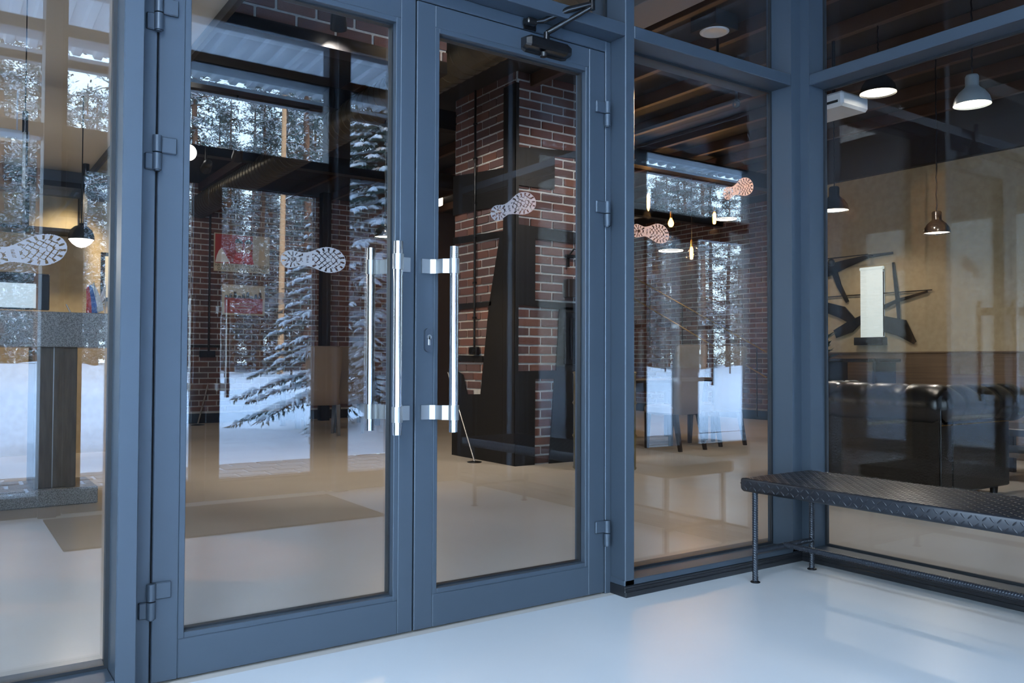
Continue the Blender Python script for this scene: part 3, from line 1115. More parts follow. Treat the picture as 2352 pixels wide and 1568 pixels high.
pm = [pine(17, 2.2, 2.3, 150, 52), pine(19, 3.0, 2.5, 150, 54), pine(15, 1.0, 2.0, 150, 50)]
GT = 'snowy pines of the wood'
pts = []
tries = 0
while len(pts) < 120 and tries < 6000:
    tries += 1
    y = -R.uniform(27, 66)
    x = R.uniform(-8, 62)
    if all((x - p[0]) ** 2 + (y - p[1]) ** 2 > 7 for p in pts):
        pts.append((x, y))
for i, (x, y) in enumerate(pts):
    o = link('pine_tree', pm[i % 3], None)
    o.location = (x, y, 0.4)
    s_ = R.uniform(.85, 1.15)
    o.scale = (s_, s_, s_)
    o.rotation_euler = (0, 0, R.uniform(0, 6.28))
    o['label'] = 'tall snow dusted pine tree standing in the wood behind the fence'
    o['category'] = 'tree'
    o['group'] = GT
pts = []
tries = 0
while len(pts) < 60 and tries < 4000:
    tries += 1
    y = -R.uniform(66, 84)
    x = R.uniform(-10, 80)
    if all((x - p[0]) ** 2 + (y - p[1]) ** 2 > 7 for p in pts):
        pts.append((x, y))
for i, (x, y) in enumerate(pts):
    o = link('pine_tree', pm[i % 3], None)
    o.location = (x, y, 0.4)
    s_ = R.uniform(1.2, 1.5)
    o.scale = (s_, s_, s_)
    o.rotation_euler = (0, 0, R.uniform(0, 6.28))
    o['label'] = 'distant tall pine tree in the deepest row of the snowy wood'
    o['category'] = 'tree'
    o['group'] = 'pines deep in the wood'
um = [pine(7, 0.3, 1.9, 120, 40), pine(9, 0.4, 2.2, 140, 40)]
pts = []
tries = 0
while len(pts) < 46 and tries < 4000:
    tries += 1
    y = -R.uniform(30, 52)
    x = R.uniform(-8, 52)
    if all((x - p[0]) ** 2 + (y - p[1]) ** 2 > 6 for p in pts):
        pts.append((x, y))
for i, (x, y) in enumerate(pts):
    o = link('young_pine', um[i % 2], None)
    o.location = (x, y, 0.4)
    s_ = R.uniform(.8, 1.2)
    o.scale = (s_, s_, s_)
    o.rotation_euler = (0, 0, R.uniform(0, 6.28))
    o['label'] = 'low bushy snow dusted conifer growing between the tall pines'
    o['category'] = 'tree'
    o['group'] = 'low conifers under the tall pines'
# a birch-pale slim trunk near the wood's edge and small spruces along the fence
for (x, y, r_, h_, lab) in ((11.9, -19.5, 0.085, 15, 'slim pale grey trunk standing in front of the wood, beside the spruce'),
                            (10.9, -26.0, 0.12, 17, 'bare orange lit pine trunk mirrored beside the boot print of the left leaf')):
    t_ = thing('bare_tree', lab, 'tree', (x, y, 0.2))
    MB().tube([(0, 0, -.3), (.05, 0, h_ * .5), (0.1, 0, h_)], [r_, r_ * .8, r_ * .4], n=10).build('trunk', mat('pale_trunk', (0.5, 0.48, 0.46), .8) if r_ < .1 else mat('orange_lit_bark', (0.55, 0.30, 0.15), .8), t_)  # warm light on the orange trunk is put into its bark colour
    b = MB()
    for k in range(26):
        z = R.uniform(h_ * .25, h_)
        a_ = R.uniform(0, 6.28)
        l_ = R.uniform(.4, 1.1)
        b.tube([(0.05, 0, z), (0.05 + math.cos(a_) * l_ * .6, math.sin(a_) * l_ * .6, z + .2), (0.05 + math.cos(a_) * l_, math.sin(a_) * l_, z + .1)], [.02, .012, .005], n=4, mi=k % 2)
    b.build('branches', [BARK, SNOW], t_, kind='stuff')


def spruce(h, rad, nb, nt, nm, seed):
    global R
    Rs, R = R, random.Random(seed)
    t_ = thing(nm[0], nm[1], 'tree')
    MB().tube([(0, 0, -.2), (0, 0, h)], [0.07, 0.01], n=8).build('trunk', BARK, t_)
    g, s_ = MB(), MB()
    for i in range(nb):
        t = (i / nb) ** 0.9
        z = 0.16 + (h - 0.2) * t
        a_ = i * 2.399 + R.uniform(-.2, .2)
        rl = rad * (1 - t) * R.uniform(.8, 1.08) + 0.1
        o = Vector((0, 0, z))
        dx = Vector((math.cos(a_), math.sin(a_), 0))
        pr = [o + dx * rl * u + Vector((0, 0, rl * (0.12 * u - 0.42 * u * u + 0.10 * u ** 3))) for u in (0, .25, .5, .75, 1)]
        g.tube(pr, [.016, .013, .01, .007, .003], n=4, mi=1)
        sd = dx.cross(Vector((0, 0, 1)))
        m = int(nt * (0.3 + rl / rad))
        for k in range(m):
            u = 0.15 + 0.85 * k / m
            j = min(3, int(u * 4))
            p = pr[j].lerp(pr[j + 1], u * 4 - j)
            wl_ = (0.10 + 0.26 * rl) * (1.15 - u)
            for sg in (-1, 1):
                d = (dx * .75 + sd * sg * .8 + Vector((0, 0, R.uniform(-.45, -.1)))).normalized()
                tw = wl_ * R.uniform(.6, 1.1)
                # twig with hanging needles
                for q in range(10):
                    pp = p + d * tw * q / 10
                    dn = (d + Vector((R.gauss(0, .3), R.gauss(0, .3), -R.uniform(.2, .9)))).normalized()
                    tuft(g, pp, dn, R.uniform(.05, .09), R.uniform(.006, .010), 0)
                if R.random() < .55:
                    r0 = R.uniform(.014, .030)
                    c_ = p + Vector((0, 0, .012))
                    s_.tube([c_, c_ + d * tw * .4 + Vector((0, 0, .014)), c_ + d * tw * .75, c_ + d * tw * .98 - Vector((0, 0, .01))], [r0 * .7, r0, r0 * .8, r0 * .2], n=5)
    g.build('needles', [SPRUCEG, BARK], t_, kind='stuff')
    s_.build('snow_load', SNOW, t_, kind='stuff')
    R = Rs
    return t_


sp = spruce(4.8, 2.0, 210, 17, ('spruce_tree', 'young snow laden spruce just outside, mirrored beside the door handles'), 3)
sp.location = (4.95, -4.9, 0.25)
for (x, y, s_, lab) in ((16.0, -23.0, 1.9, 'broad snowy spruce standing at the fence, farther along the wood'),):
    c_ = copy_tree(sp)
    c_.location = (x, y, 0.3)
    c_.scale = (s_, s_, s_)
    c_['label'] = lab

# ------------------------------------------------------------------ brick pillar with black steel plates
pl = struct('brick_pillar')
MB().box((4.48, 6.42, 0), (5.50, 7.55, 3.72)).build('mortar', MORTAR, pl)
brick_face(pl, 'Y', 6.42, 4.49, 5.48, 0.0, 3.72, holes=((4.47, 4.62, 1.53, 2.2), (4.45, 4.62, 0, 0.88), (5.05, 5.5, 0, 0.9)), back=False, ph=0.2)
brick_face(pl, 'X', 4.48, 6.44, 7.53, 0.0, 3.72, holes=((6.4, 7.1, 0, 0.7), (7.0, 7.6, 0.0, 0.6)), back=False, ph=0.1)
yf_, xf_ = 6.392, 4.452


def plate_y(poly, nm='steel_plate'):
    MB().prism(poly, yf_ - 0.006, yf_ + 0.004, 'XZ').build(nm, SOOT, pl)


def plate_x(poly, nm='steel_plate'):
    MB().prism(poly, xf_ - 0.006, xf_ + 0.004, 'YZ').build(nm, SOOT, pl)


# corner angle
MB().box((4.446, 6.386, 0), (4.47, 6.60, 3.60), bev=0.002).box((4.446, 6.382, 0), (4.48, 6.40, 3.60), bev=0.002).build('corner_angle', SOOT, pl)
plate_y([(4.47, 2.99), (5.48, 3.08), (5.48, 3.00), (4.905, 2.965), (4.905, 2.64), (4.47, 2.63)])
plate_y([(4.47, 2.262), (5.48, 2.24), (5.48, 2.13), (4.675, 2.145), (4.675, 1.555), (5.48, 1.54), (5.48, 1.46), (4.47, 1.505)])
plate_y([(4.968, 1.51), (5.48, 1.50), (5.48, 0.0), (4.845, 0.0), (4.905, 0.81), (4.93, 0.89)])
plate_y([(4.47, 0.885), (4.93, 0.892), (4.91, 0.81), (4.68, 0.81), (4.675, 0.0), (4.47, 0.0)])
plate_x([(6.60, 2.83), (7.54, 2.916), (7.54, 2.50), (7.37, 2.503), (6.60, 2.474)])
plate_x([(6.60, 2.225), (7.54, 2.27), (7.54, 2.20), (6.66, 2.165), (6.84, 1.53), (6.99, 0.65), (7.24, 0.64), (7.33, 0.84), (7.54, 0.9), (7.54, 0.0), (6.60, 0.0)])
plate_x([(6.80, 1.56), (7.54, 1.57), (7.54, 1.505), (6.80, 1.52)])
plate_x([(6.95, 1.03), (7.54, 1.04), (7.54, 0.98), (6.95, 0.97)])
cd = MB().cyl((4.43, 7.08, 1.12), (4.43, 7.08, 3.7), 0.012, n=12).build('conduit', IRON, pl)
for z in (1.4, 1.75, 2.2, 2.55, 3.0, 3.35):
    MB().box((4.415, 7.062, z), (4.445, 7.098, z + 0.02)).build('conduit_clip', IRON, cd)
bx_ = MB().box((4.405, 7.01, 1.04), (4.455, 7.15, 1.12), bev=0.008).build('socket_box', IRON, pl)
for y in (7.045, 7.115):
    MB().cyl((4.402, y, 1.08), (4.41, y, 1.08), 0.026, n=16).build('socket_ring', BLACKG, bx_)
# iron door with rails at the right of the pillar, wooden block and hook above
MB().box((5.02, 6.36, 0.95), (5.45, 6.385, 1.46), bev=0.004).build('iron_door', IRON, pl)
MB().cyl((5.08, 6.345, 1.0), (5.08, 6.345, 1.40), 0.008, n=10).cyl((5.13, 6.345, 1.0), (5.13, 6.345, 1.40), 0.008, n=10).build('door_rail', IRON, pl)
wk = MB().box((5.03, 6.32, 1.60), (5.40, 6.41, 1.78), bev=0.006).build('wooden_box', LEGW)
wk['label'] = 'dark brown wooden box fixed on the brick pillar above the iron door'
wk['category'] = 'box'
hk = MB().box((5.06, 6.38, 1.90), (5.09, 6.40, 2.02), bev=0.003).box((5.04, 6.36, 1.99), (5.15, 6.40, 2.02), bev=0.003) \
    .tube([(5.07, 6.38, 2.01), (5.10, 6.33, 2.07), (5.16, 6.33, 2.06), (5.19, 6.34, 2.0)], 0.010, n=8).build('iron_hook', IRON)
hk['label'] = 'small black iron hook on the brick pillar right face'
hk['category'] = 'hook'
pk = thing('floor_prop', 'thin pale metal rod with round foot leaning on the brick pillar', 'rod', (4.30, 6.86, 0))
MB().tube([(0, 0, 0.012), (0.06, 0.62, 0.86)], [0.007, 0.007], n=10).build('rod', SATIN, pk)
MB().lathe((0, 0, 0), [(0, 0), (0.07, 0), (0.07, 0.006), (0.015, 0.014), (0, 0.014)], n=24).build('foot', IRON, pk)

# gold drum by the pillar
dr = thing('oil_drum', 'olive gold steel drum standing between brick pillar and dining table', 'drum', (5.06, 5.83, 0))
pr = [(0, 0.0), (0.285, 0.0), (0.292, 0.01), (0.285, 0.02)]
for zz in (0.30, 0.60):
    pr += [(0.285, zz - 0.02), (0.296, zz), (0.285, zz + 0.02)]
pr += [(0.285, 0.86), (0.293, 0.875), (0.285, 0.885), (0.27, 0.87), (0, 0.87)]
MB().lathe((0, 0, 0), pr, n=48).build('drum_body', GOLD, dr)
MB().cyl((0.12, 0.08, 0.87), (0.12, 0.08, 0.89), 0.03, n=16).build('bung_cap', IRON, dr)


# ------------------------------------------------------------------ chairs and table
def chair(label, x, y, rz, group):
    t = thing('dining_chair', label, 'chair', (x, y, 0), rz, group)
    # local: back at -Y, seat towards +Y
    b = MB()
    vs = []
    for (z, yb, hw, th) in ((0.40, -0.20, 0.20, .045), (0.62, -0.215, 0.205, .045), (0.85, -0.24, 0.225, .04), (1.05, -0.27, 0.235, .035), (1.14, -0.285, 0.23, .03), (1.165, -0.29, 0.20, .02)):
        for (sx_, sy_) in ((-1, -1), (-.6, -1.25), (.6, -1.25), (1, -1), (1, 1), (.6, .8), (-.6, .8), (-1, 1)):
            vs.append((hw * sx_, yb + th * sy_, z))
    fs = []
    for j in range(5):
        for i in range(8):
            fs.append((j * 8 + i, j * 8 + (i + 1) % 8, (j + 1) * 8 + (i + 1) % 8, (j + 1) * 8 + i))
    fs += [tuple(range(8))[::-1], tuple(range(40, 48))]
    b.add(vs, fs, 0, True)
    b.build('backrest', TAUPE, t)
    MB().box((-0.225, -0.20, 0.39), (0.225, 0.24, 0.49), bev=0.03).build('seat', TAUPE, t)
    for sx_ in (-1, 1):
        MB().add(*tap((sx_ * .19, -.215, .40), (sx_ * .20, -.30, 0), .026, .017)).build('leg', LEGW, t)
        MB().add(*tap((sx_ * .19, .20, .40), (sx_ * .195, .21, 0), .026, .018)).build('leg', LEGW, t)
    return t


def tap(p, q, r0, r1):
    vs = []
    for (c_, r_) in ((p, r0), (q, r1)):
        vs += [(c_[0] + a_ * r_, c_[1] + b_ * r_, c_[2]) for a_, b_ in ((-1, -1), (1, -1), (1, 1), (-1, 1))]
    return vs, [(0, 1, 2, 3), (7, 6, 5, 4), (0, 4, 5, 1), (1, 5, 6, 2), (2, 6, 7, 3), (3, 7, 4, 0)]


G1 = 'taupe chairs round the dining table'
chair('taupe high back chair with its back to the doors, nearest the drum', 6.86, 6.74, 0.03, G1)
chair('taupe high back chair with its back to the doors, nearest the brick wall', 7.68, 6.86, -0.05, G1)
chair('taupe chair at the left end of the dining table, beside the drum', 6.05, 7.55, -1.45, G1)
chair('taupe chair on the far side of the dining table', 7.25, 8.45, PI, G1)
tb = thing('dining_table', 'dark dining table between the taupe high back chairs', 'table', (7.25, 7.6, 0))
MB().box((-0.85, -0.42, 0.72), (0.85, 0.42, 0.76), bev=0.006).build('tabletop', LEGW, tb)
MB().box((-0.75, -0.34, 0.62), (0.75, 0.34, 0.72), bev=0.004).build('apron', LEGW, tb)
for sx_ in (-1, 1):
    for sy_ in (-1, 1):
        MB().box((sx_ * .72 - .035, sy_ * .32 - .035, 0), (sx_ * .72 + .035, sy_ * .32 + .035, .62), bev=.004).build('leg', LEGW, tb)
G2 = 'taupe chairs by the back brick wall'
chair('taupe chair with its back to the doors, seen past the left door handles', 4.22, 10.55, -0.30, G2)
chair('taupe chair by the black column, right-hand one of the pair', 4.72, 10.75, -0.55, G2)
t2 = thing('dining_table', 'dark dining table by the back brick wall', 'table', (4.9, 11.9, 0))
MB().box((-0.7, -0.4, 0.72), (0.7, 0.4, 0.76), bev=0.006).build('tabletop', LEGW, t2)
for sx_ in (-1, 1):
    for sy_ in (-1, 1):
        MB().box((sx_ * .62 - .035, sy_ * .32 - .035, 0), (sx_ * .62 + .035, sy_ * .32 + .035, .72), bev=.004).build('leg', LEGW, t2)
MB().box((5.15, 12.9, 0), (5.30, 13.05, 3.72), bev=0.005).build('trim_10', IRON, kind='structure')
MB().box((9.9, 12.6, 0), (10.05, 12.75, 3.72), bev=0.005).build('trim_10', IRON, kind='structure')

# stair rail against the right brick wall
sr = thing('stair_railing', 'thin copper coloured rails sloping down the right brick wall', 'railing', (11.35, 0, 0))
for dz in (0, 0.42):
    MB().tube([(0, 12.9, 2.55 + dz), (0, 9.0, 0.72 + dz)], 0.014, n=8).build('rail', BRASS, sr)
for k in range(5):
    y = 12.6 - k * 0.85
    z = 2.55 - (12.9 - y) * 1.83 / 3.9
    MB().cyl((0, y, max(z - 0.75, 0)), (0, y, z + 0.42), 0.009, n=8).build('post', IRON, sr)

# ------------------------------------------------------------------ back wall posters, spotlights, duct
p1 = thing('poster', 'wide red and cream poster with a printed caption strip, upper on the back brick wall', 'poster', (3.99, 13.34, 2.67))
MB().box((-0.44, 0, -0.30), (0.44, 0.025, 0.30), bev=0.003).build('poster_board', PAPER, p1)
MB().box((-0.425, -0.004, -0.17), (0.16, 0, 0.285)).build('printed_picture', [REDP], p1)
MB().prism([(-.42, -.16), (-.20, -.15), (-.26, -.04), (-.33, .07), (-.37, 0.02), (-.40, -.06)], -0.007, -0.004, 'XZ').build('printed_tent', WHITEC, p1)
for cx_ in (-0.06, 0.09):
    b = MB()
    b.prism([(cx_ + .055 * math.cos(t), .10 + .09 * math.sin(t)) for t in [2 * PI * k / 16 for k in range(16)]], -0.008, -0.004, 'XZ', 0)
    b.prism([(cx_ + .065 * math.cos(t), .16 + .07 * math.sin(t)) for t in [PI * k / 10 for k in range(11)]], -0.011, -0.008, 'XZ', 1)
    b.prism([(cx_ - .09, -.16), (cx_ + .09, -.16), (cx_ + .05, 0.0), (cx_ - .05, 0.0)], -0.007, -0.004, 'XZ', 2)
    b.build('printed_face', [SKIN, DARKP, REDC], p1)


def text(s, parent, loc, size, m, rx=PI / 2, rz=0.0, name='lettering', ext=0.001):
    cu = bpy.data.curves.new(name, 'FONT')
    cu.body = s
    cu.size = size
    cu.extrude = ext
    cu.align_x = 'CENTER'
    cu.align_y = 'CENTER'
    tmp = bpy.data.objects.new('tmp', cu)
    COL.objects.link(tmp)
    dg = bpy.context.evaluated_depsgraph_get()
    me = bpy.data.meshes.new_from_object(tmp.evaluated_get(dg))
    bpy.data.objects.remove(tmp)
    me.materials.clear()
    me.materials.append(m)
    o = link(name, me, parent)
    o.location = loc
    o.rotation_euler = (rx, 0, rz)
    o['kind'] = 'stuff'
    return o


text('НА ЗЕМЛЕ ВСЕ ПРОИЗОЙДЕТ', p1, (0, -0.003, -0.205), 0.058, DARKP)
text('САМОЕ ГЛАВНОЕ НАЧАЛО', p1, (0, -0.003, -0.262), 0.058, DARKP)
p2 = thing('poster', 'smaller poster with red lower half, under the wide one on brick', 'poster', (4.02, 13.34, 1.93))
MB().box((-0.34, 0, -0.24), (0.34, 0.025, 0.24), bev=0.003).build('poster_board', PAPER, p2)
MB().box((-0.30, -0.004, -0.21), (0.30, 0, 0.03)).build('printed_picture', REDP, p2)
b = MB()
for k in range(9):
    x = -0.27 + k * 0.066
    b.prism([(x - .03, .03), (x + .03, .03), (x + .018, .07 + .03 * (k % 3)), (x - .018, .07 + .03 * (k % 3))], -0.006, -0.002, 'XZ')
b.build('printed_crowd', DARKP, p2, kind='stuff')
for i in range(3):
    MB().box((-0.22, -0.007, -0.06 - i * .045), (0.22 - i * .05, -0.004, -0.05 - i * .045)).build('printed_line', SKIN, p2)
cb = thing('wall_socket', 'black twin socket box with conduit on the back brick wall', 'socket', (3.47, 13.36, 1.07))
MB().box((-0.12, -0.03, -0.05), (0.12, 0.02, 0.05), bev=0.006).build('socket_box', IRON, cb)
MB().cyl((0.02, -0.01, 0.05), (0.02, -0.01, 2.6), 0.016, n=10).build('conduit', IRON, cb)
MB().box((-0.25, -0.02, 0.10), (0.20, 0.0, 0.14), bev=.004).build('cable_tray', IRON, cb)
rd = thing('floor_prop', 'thin dark rod with round foot leaning on the back brick wall', 'rod', (3.25, 13.0, 0))
MB().tube([(0, 0, 0.01), (0.22, 0.28, 0.62)], 0.012, n=8).build('rod', SATIN, rd)
MB().lathe((0, 0, 0), [(0, 0), (0.10, 0), (0.10, 0.008), (0, 0.02)], n=20).build('foot', IRON, rd)


def spotlamp(label, loc, aim, energy, r=0.055, lens=True, col=WHITE, ang=85):
    t = thing('track_spotlight', label, 'spotlight', loc, group='black track spotlights under the dark ceiling')
    d = (Vector(aim) - Vector(loc)).normalized()
    MB().cyl(-d * 0.13, d * 0.01, r * .8, r, n=24).cyl(-d * 0.16, -d * 0.13, r * .5, r * .8, n=24).build('lamp_head', IRON, t)
    MB().cyl(d * 0.011, d * 0.013, r * .82, n=20).build('lens', LAMPC if lens else BLACKG, t)
    MB().cyl((0, 0, 0.02), (0, 0, 3.72 - loc[2]), 0.012, n=8).box((-0.05, -0.05, 3.70 - loc[2]), (0.05, 0.05, 3.72 - loc[2])).build('stem', IRON, t)
    light('spot', 'SPOT', tuple(Vector(loc) + d * 0.03), energy, col, 0.04 if lens else 0.012, target=aim, spot=math.radians(ang), blend=0.8 if lens else 0.35)
    return t


spotlamp('black spotlight nearest the doors, in front of the brick lintel', (2.10, 5.02, 3.12), (3.2, 7.5, 0.2), 160)
spotlamp('black spotlight hanging under the spiral duct', (2.42, 8.3, 2.98), (3.4, 13.3, 1.2), 45)
spotlamp('black spotlight farthest from the doors, by the lowered ceiling', (2.3, 9.0, 2.98), (2.6, 13.3, 1.6), 50)
spotlamp('black spotlight added to light the left face of the brick pillar', (3.1, 6.2, 3.2), (4.5, 7.0, 2.0), 130)  # this lamp and the next are added to brighten the pillar
spotlamp('black spotlight added to light the right face of the pillar', (5.2, 4.6, 3.3), (5.0, 6.4, 1.9), 130)
spotlamp('small black spotlight added to warm the boot prints of the right pane', (5.9, 5.0, 3.3), (2.95, 2.73, 1.72), 3800, r=0.035, lens=False, col=(1.0, 0.46, 0.17), ang=17)  # lamp added to turn the stickers orange, lens left dark
gl_ = thing('globe_lamp', 'round opal globe lamp at the edge of the lowered ceiling', 'lamp', (2.12, 9.0, 3.13))
MB().lathe((0, 0, 0), [(0.001, -.085)] + [(.085 * math.cos(t), .085 * math.sin(t)) for t in [(-80 + 16 * k) * PI / 180 for k in range(11)]], n=24).build('globe', LAMPC, gl_)
MB().cyl((0, 0, .08), (0, 0, 3.72 - 3.13), 0.01, n=8).build('stem', IRON, gl_)
# spiral duct
b = MB()
b.cyl((3.32, 3.2, 3.34), (3.32, 13.35, 3.34), 0.17, n=32)
for k in range(84):
    y = 3.25 + k * 0.12
    b.lathe((3.32, y, 3.34), [(0.171, 0), (0.176, .006), (0.171, .012)], n=24, axis='Y')
dc = b.build('spiral_duct', DUCTM)
dc['label'] = 'bronze spiral ventilation duct running under the ceiling from the doors'
dc['category'] = 'duct'
dl = thing('ceiling_downlight', 'round white ceiling speaker between the joists above the right pane', 'downlight', (5.05, 4.5, 3.60))  # ceiling downlight, modelled without its light
MB().lathe((0, 0, 0), [(0, -.006), (.085, -.006), (.10, -.012), (.115, -.004), (.115, .02)], n=32).build('rim', WHITEP, dl)
MB().box((-0.13, -0.13, 0.0), (0.13, 0.13, 0.12)).build('housing', DARK, dl)
MB().box((4.05, 3.3, 3.50), (4.38, 5.0, 3.58), bev=0.004).build('cable_tray', mat('grey_tray', (0.25, 0.25, 0.28), .5), kind='structure')

# ------------------------------------------------------------------ hanging bulbs over the table
GB = 'glowing filament bulbs over the dining table'


def bulb(label, loc, kind):
    t = thing('filament_bulb', label, 'light bulb', loc, group=GB)
    z = 3.72 - loc[2]
    MB().cyl((0, 0, .14), (0, 0, z), 0.004, n=8).build('cord', IRON, t)
    MB().cyl((0, 0, .06), (0, 0, .15), 0.019, 0.015, n=16).build('socket', BRASS, t)
    if kind == 'tube':
        pr = [(0.001, -.17), (.012, -.15), (.020, -.12), (.021, .02), (.012, .055)]
    elif kind == 'pear':
        pr = [(0.001, -.062), (.018, -.058), (.033, -.04), (.040, -.015), (.034, .015), (.018, .045), (.014, .06)]
    else:
        pr = [(0.001, -.11), (.018, -.105), (.024, -.08), (.024, .02), (.014, .055)]
    MB().lathe((0, 0, 0), pr, n=20).build('filament', BULB, t)
    if kind == 'globe':
        MB().lathe((0, 0, -.03), [(0.001, -.10)] + [(.10 * math.cos(a), .10 * math.sin(a)) for a in [(-75 + 15 * k) * PI / 180 for k in range(11)]] + [(.02, .10)], n=28).build('glass_globe', GLASS, t)
    light('bulb_glow', 'POINT', (loc[0], loc[1], loc[2] - 0.22), 9, (1.0, 0.55, 0.22), 0.05)
    return t


bulb('long tube filament bulb, highest and nearest the mullion', (7.70, 8.0, 3.13), 'tube')
bulb('pear shaped filament bulb between the tube and the square bulb', (8.116, 8.0, 2.85), 'pear')
bulb('filament bulb hanging farthest right over the table', (8.97, 8.0, 3.02), 'rod')
bulb('filament bulb in a big clear globe, lowest of the four', (8.51, 8.0, 2.50), 'globe')


def pendant(label, loc, r, group, m=BLACKG, glow=LAMPW, energy=60, col=WHITE, h=1.0, top=3.72):
    t = thing('pendant_lamp', label, 'pendant lamp', loc, group=group)
    pr = [(r, 0), (r * .99, r * .12), (r * .90, r * .45), (r * .70, r * .75), (r * .42, r * 1.0), (r * .36, r * 1.1), (r * .36, r * 1.65), (r * .30, r * 1.75), (0, r * 1.75)]
    pr = [(a, b_ * h) for a, b_ in pr]
    MB().lathe((0, 0, 0), pr, n=36).build('lamp_shade', m, t)
    MB().lathe((0, 0, 0.012), [(0, -.004), (r * .97, 0), (r * .97, .006)], n=36).build('diffuser', glow, t)
    MB().tube([(0.003 * math.sin(k * 2.0), 0.003 * math.cos(k * 2.0), r * 1.75 * h + (top - loc[2] - r * 1.75 * h) * k / 30) for k in range(31)], 0.006, n=6).build('cord', IRON, t)
    light('pendant_glow', 'SPOT', (loc[0], loc[1], loc[2] - 0.02), energy, col, 0.02, target=(loc[0], loc[1], 0), spot=math.radians(150), blend=0.5)
    return t


GP = 'black dome pendants over the lounge'
pendant('small black dome pendant hanging low in front of the beige lounge wall', (6.98, 3.765, 2.075), 0.108, GP, energy=45)
pendant('black dome pendant partly behind the corner post, by the decoration', (8.0, 5.44, 2.62), 0.15, GP, energy=38)
pendant('dome pendant under the transom, beside the white projector', (6.0, 3.69, 3.07), 0.135, GP, energy=38)
pendant('dome pendant hanging high at the right, above the low pendant', (6.0, 2.976, 2.80), 0.122, GP, m=mat('reflection_pale_shade', (0.25, 0.28, 0.3), .35), energy=38)  # glass reflection over the shade is put into its pale grey colour
pendant('black pendant near the drum, seen right of the door handles', (3.35, 6.9, 2.1), 0.10, 'black pendants of the hall', energy=50, col=WARM, top=3.72)
pendant('shallow pendant disc over the dining table, below the bulbs', (9.13, 9.0, 2.64), 0.19, 'black pendants of the hall', h=0.35, energy=30, col=WARM)
pendant('pendant behind the boot print on the right pane', (10.25, 8.9, 3.22), 0.17, 'black pendants of the hall', h=0.4, energy=25, col=WARM)
pd = thing('pendant_lamp', 'black dome pendant with white glass bowl over the reception desk', 'pendant lamp', (0.862, 6.8, 1.855))
MB().lathe((0, 0, 0), [(0.088, 0), (0.086, .03), (.072, .07), (.045, .095), (.018, .105), (.015, .12)], n=32).build('lamp_shade', BLACKG, pd)
MB().lathe((0, 0, 0), [(0.001, -.058), (.03, -.05), (.06, -.03), (.083, 0)], n=32).build('glass_bowl', LAMPC, pd)
MB().cyl((0, 0, .11), (0, 0, 1.065), 0.004, n=8).build('cord', IRON, pd)
light('desk_glow', 'POINT', (0.862, 6.8, 1.75), 22, WHITE, 0.05)

# added fill lamps for the rooms, shaped as flat ceiling fittings outside the view
for (x, y, e, wh) in ((3.0, 4.6, 22, 'beside the spiral duct near the doors'), (6.8, 12.2, 34, 'over the back of the hall'), (10.2, 11.8, 40, 'by the right brick wall'), (2.4, 12.2, 12, 'by the posters on the back wall')):
    t = thing('ceiling_fill_lamp', 'added flat round fill lamp ' + wh, 'ceiling light', (x + .01, y, 3.58), group='added round fill lamps')
    MB().lathe((0, 0, 0), [(0, 0.0), (.14, 0), (.16, .01), (.16, .14)], n=28).build('diffuser', LAMPW, t)
    light('ceiling_fill', 'SPOT', (x, y, 3.55), e, WARM, 0.15, target=(x, y, 0), spot=math.radians(160), blend=.4)
light('reception_wall_light', 'SPOT', (1.2, 9.2, 2.75), 120, (1.0, 0.85, 0.6), 0.05, target=(1.05, 9.8, 1.75), spot=math.radians(80), blend=.9)
light('reception_fill', 'POINT', (-0.9, 7.6, 1.9), 34, (1.0, 0.92, 0.8), 0.15)  # bare fill light added to the reception, no lamp body
t = thing('wall_washer', 'small black lamp fixed under the cream soffit by the reception wall', 'lamp', (1.2, 9.2, 2.80))
MB().cyl((0, 0, 0), (0, 0, .12), .03, n=16).build('lamp_head', IRON, t)

# ------------------------------------------------------------------ reception desk and what stands on it
rc = thing('reception_desk', 'reception counter with thick grey granite top on a dark oak leg', 'reception desk', (0, 0, 0))
MB().box((-1.6, 6.36, 1.062), (1.10, 6.92, 1.300), bev=0.006).build('granite_top', GRANITE, rc)
MB().box((0.545, 6.40, 0.115), (0.80, 6.86, 1.062), bev=0.003).build('oak_leg', OAK, rc)
MB().box((0.655, 6.396, 0.115), (0.660, 6.402, 1.062)).build('metal_strip', SATIN, rc)
MB().box((-1.6, 6.52, 0.115), (0.30, 6.86, 1.062), bev=0.003).build('front_panel', OAK, rc)
MB().box((-1.6, 6.33, 0.0), (0.93, 6.88, 0.115), bev=0.006).build('granite_plinth', GRANITE, rc)
mo = thing('monitor', 'black framed monitor with pale lit screen on the reception counter', 'monitor', (0.33, 6.80, 1.30))
MB().box((-0.33, 0, 0.03), (0.335, 0.03, 0.290), bev=0.006).build('monitor_case', IRON, mo)
MB().box((-0.30, -0.003, 0.042), (0.25, 0, 0.215)).build('screen', SCREEN, mo)
MB().box((-0.12, -0.06, 0), (0.12, 0.10, 0.01), bev=.003).box((-0.03, 0.0, 0.01), (0.03, 0.03, 0.05)).build('monitor_stand', IRON, mo)
fl = thing('table_flag', 'small white blue and red flag on the reception counter', 'flag', (0.955, 6.62, 1.30))
MB().cyl((0, 0, 0), (-0.03, 0.0, .235), 0.003, n=8).build('flag_pole', SATIN, fl)
MB().lathe((0, 0, 0), [(0, 0), (.02, 0), (.02, .006), (.006, .014), (0, .014)], n=20).build('flag_base', IRON, fl)
b = MB()
nn = 9
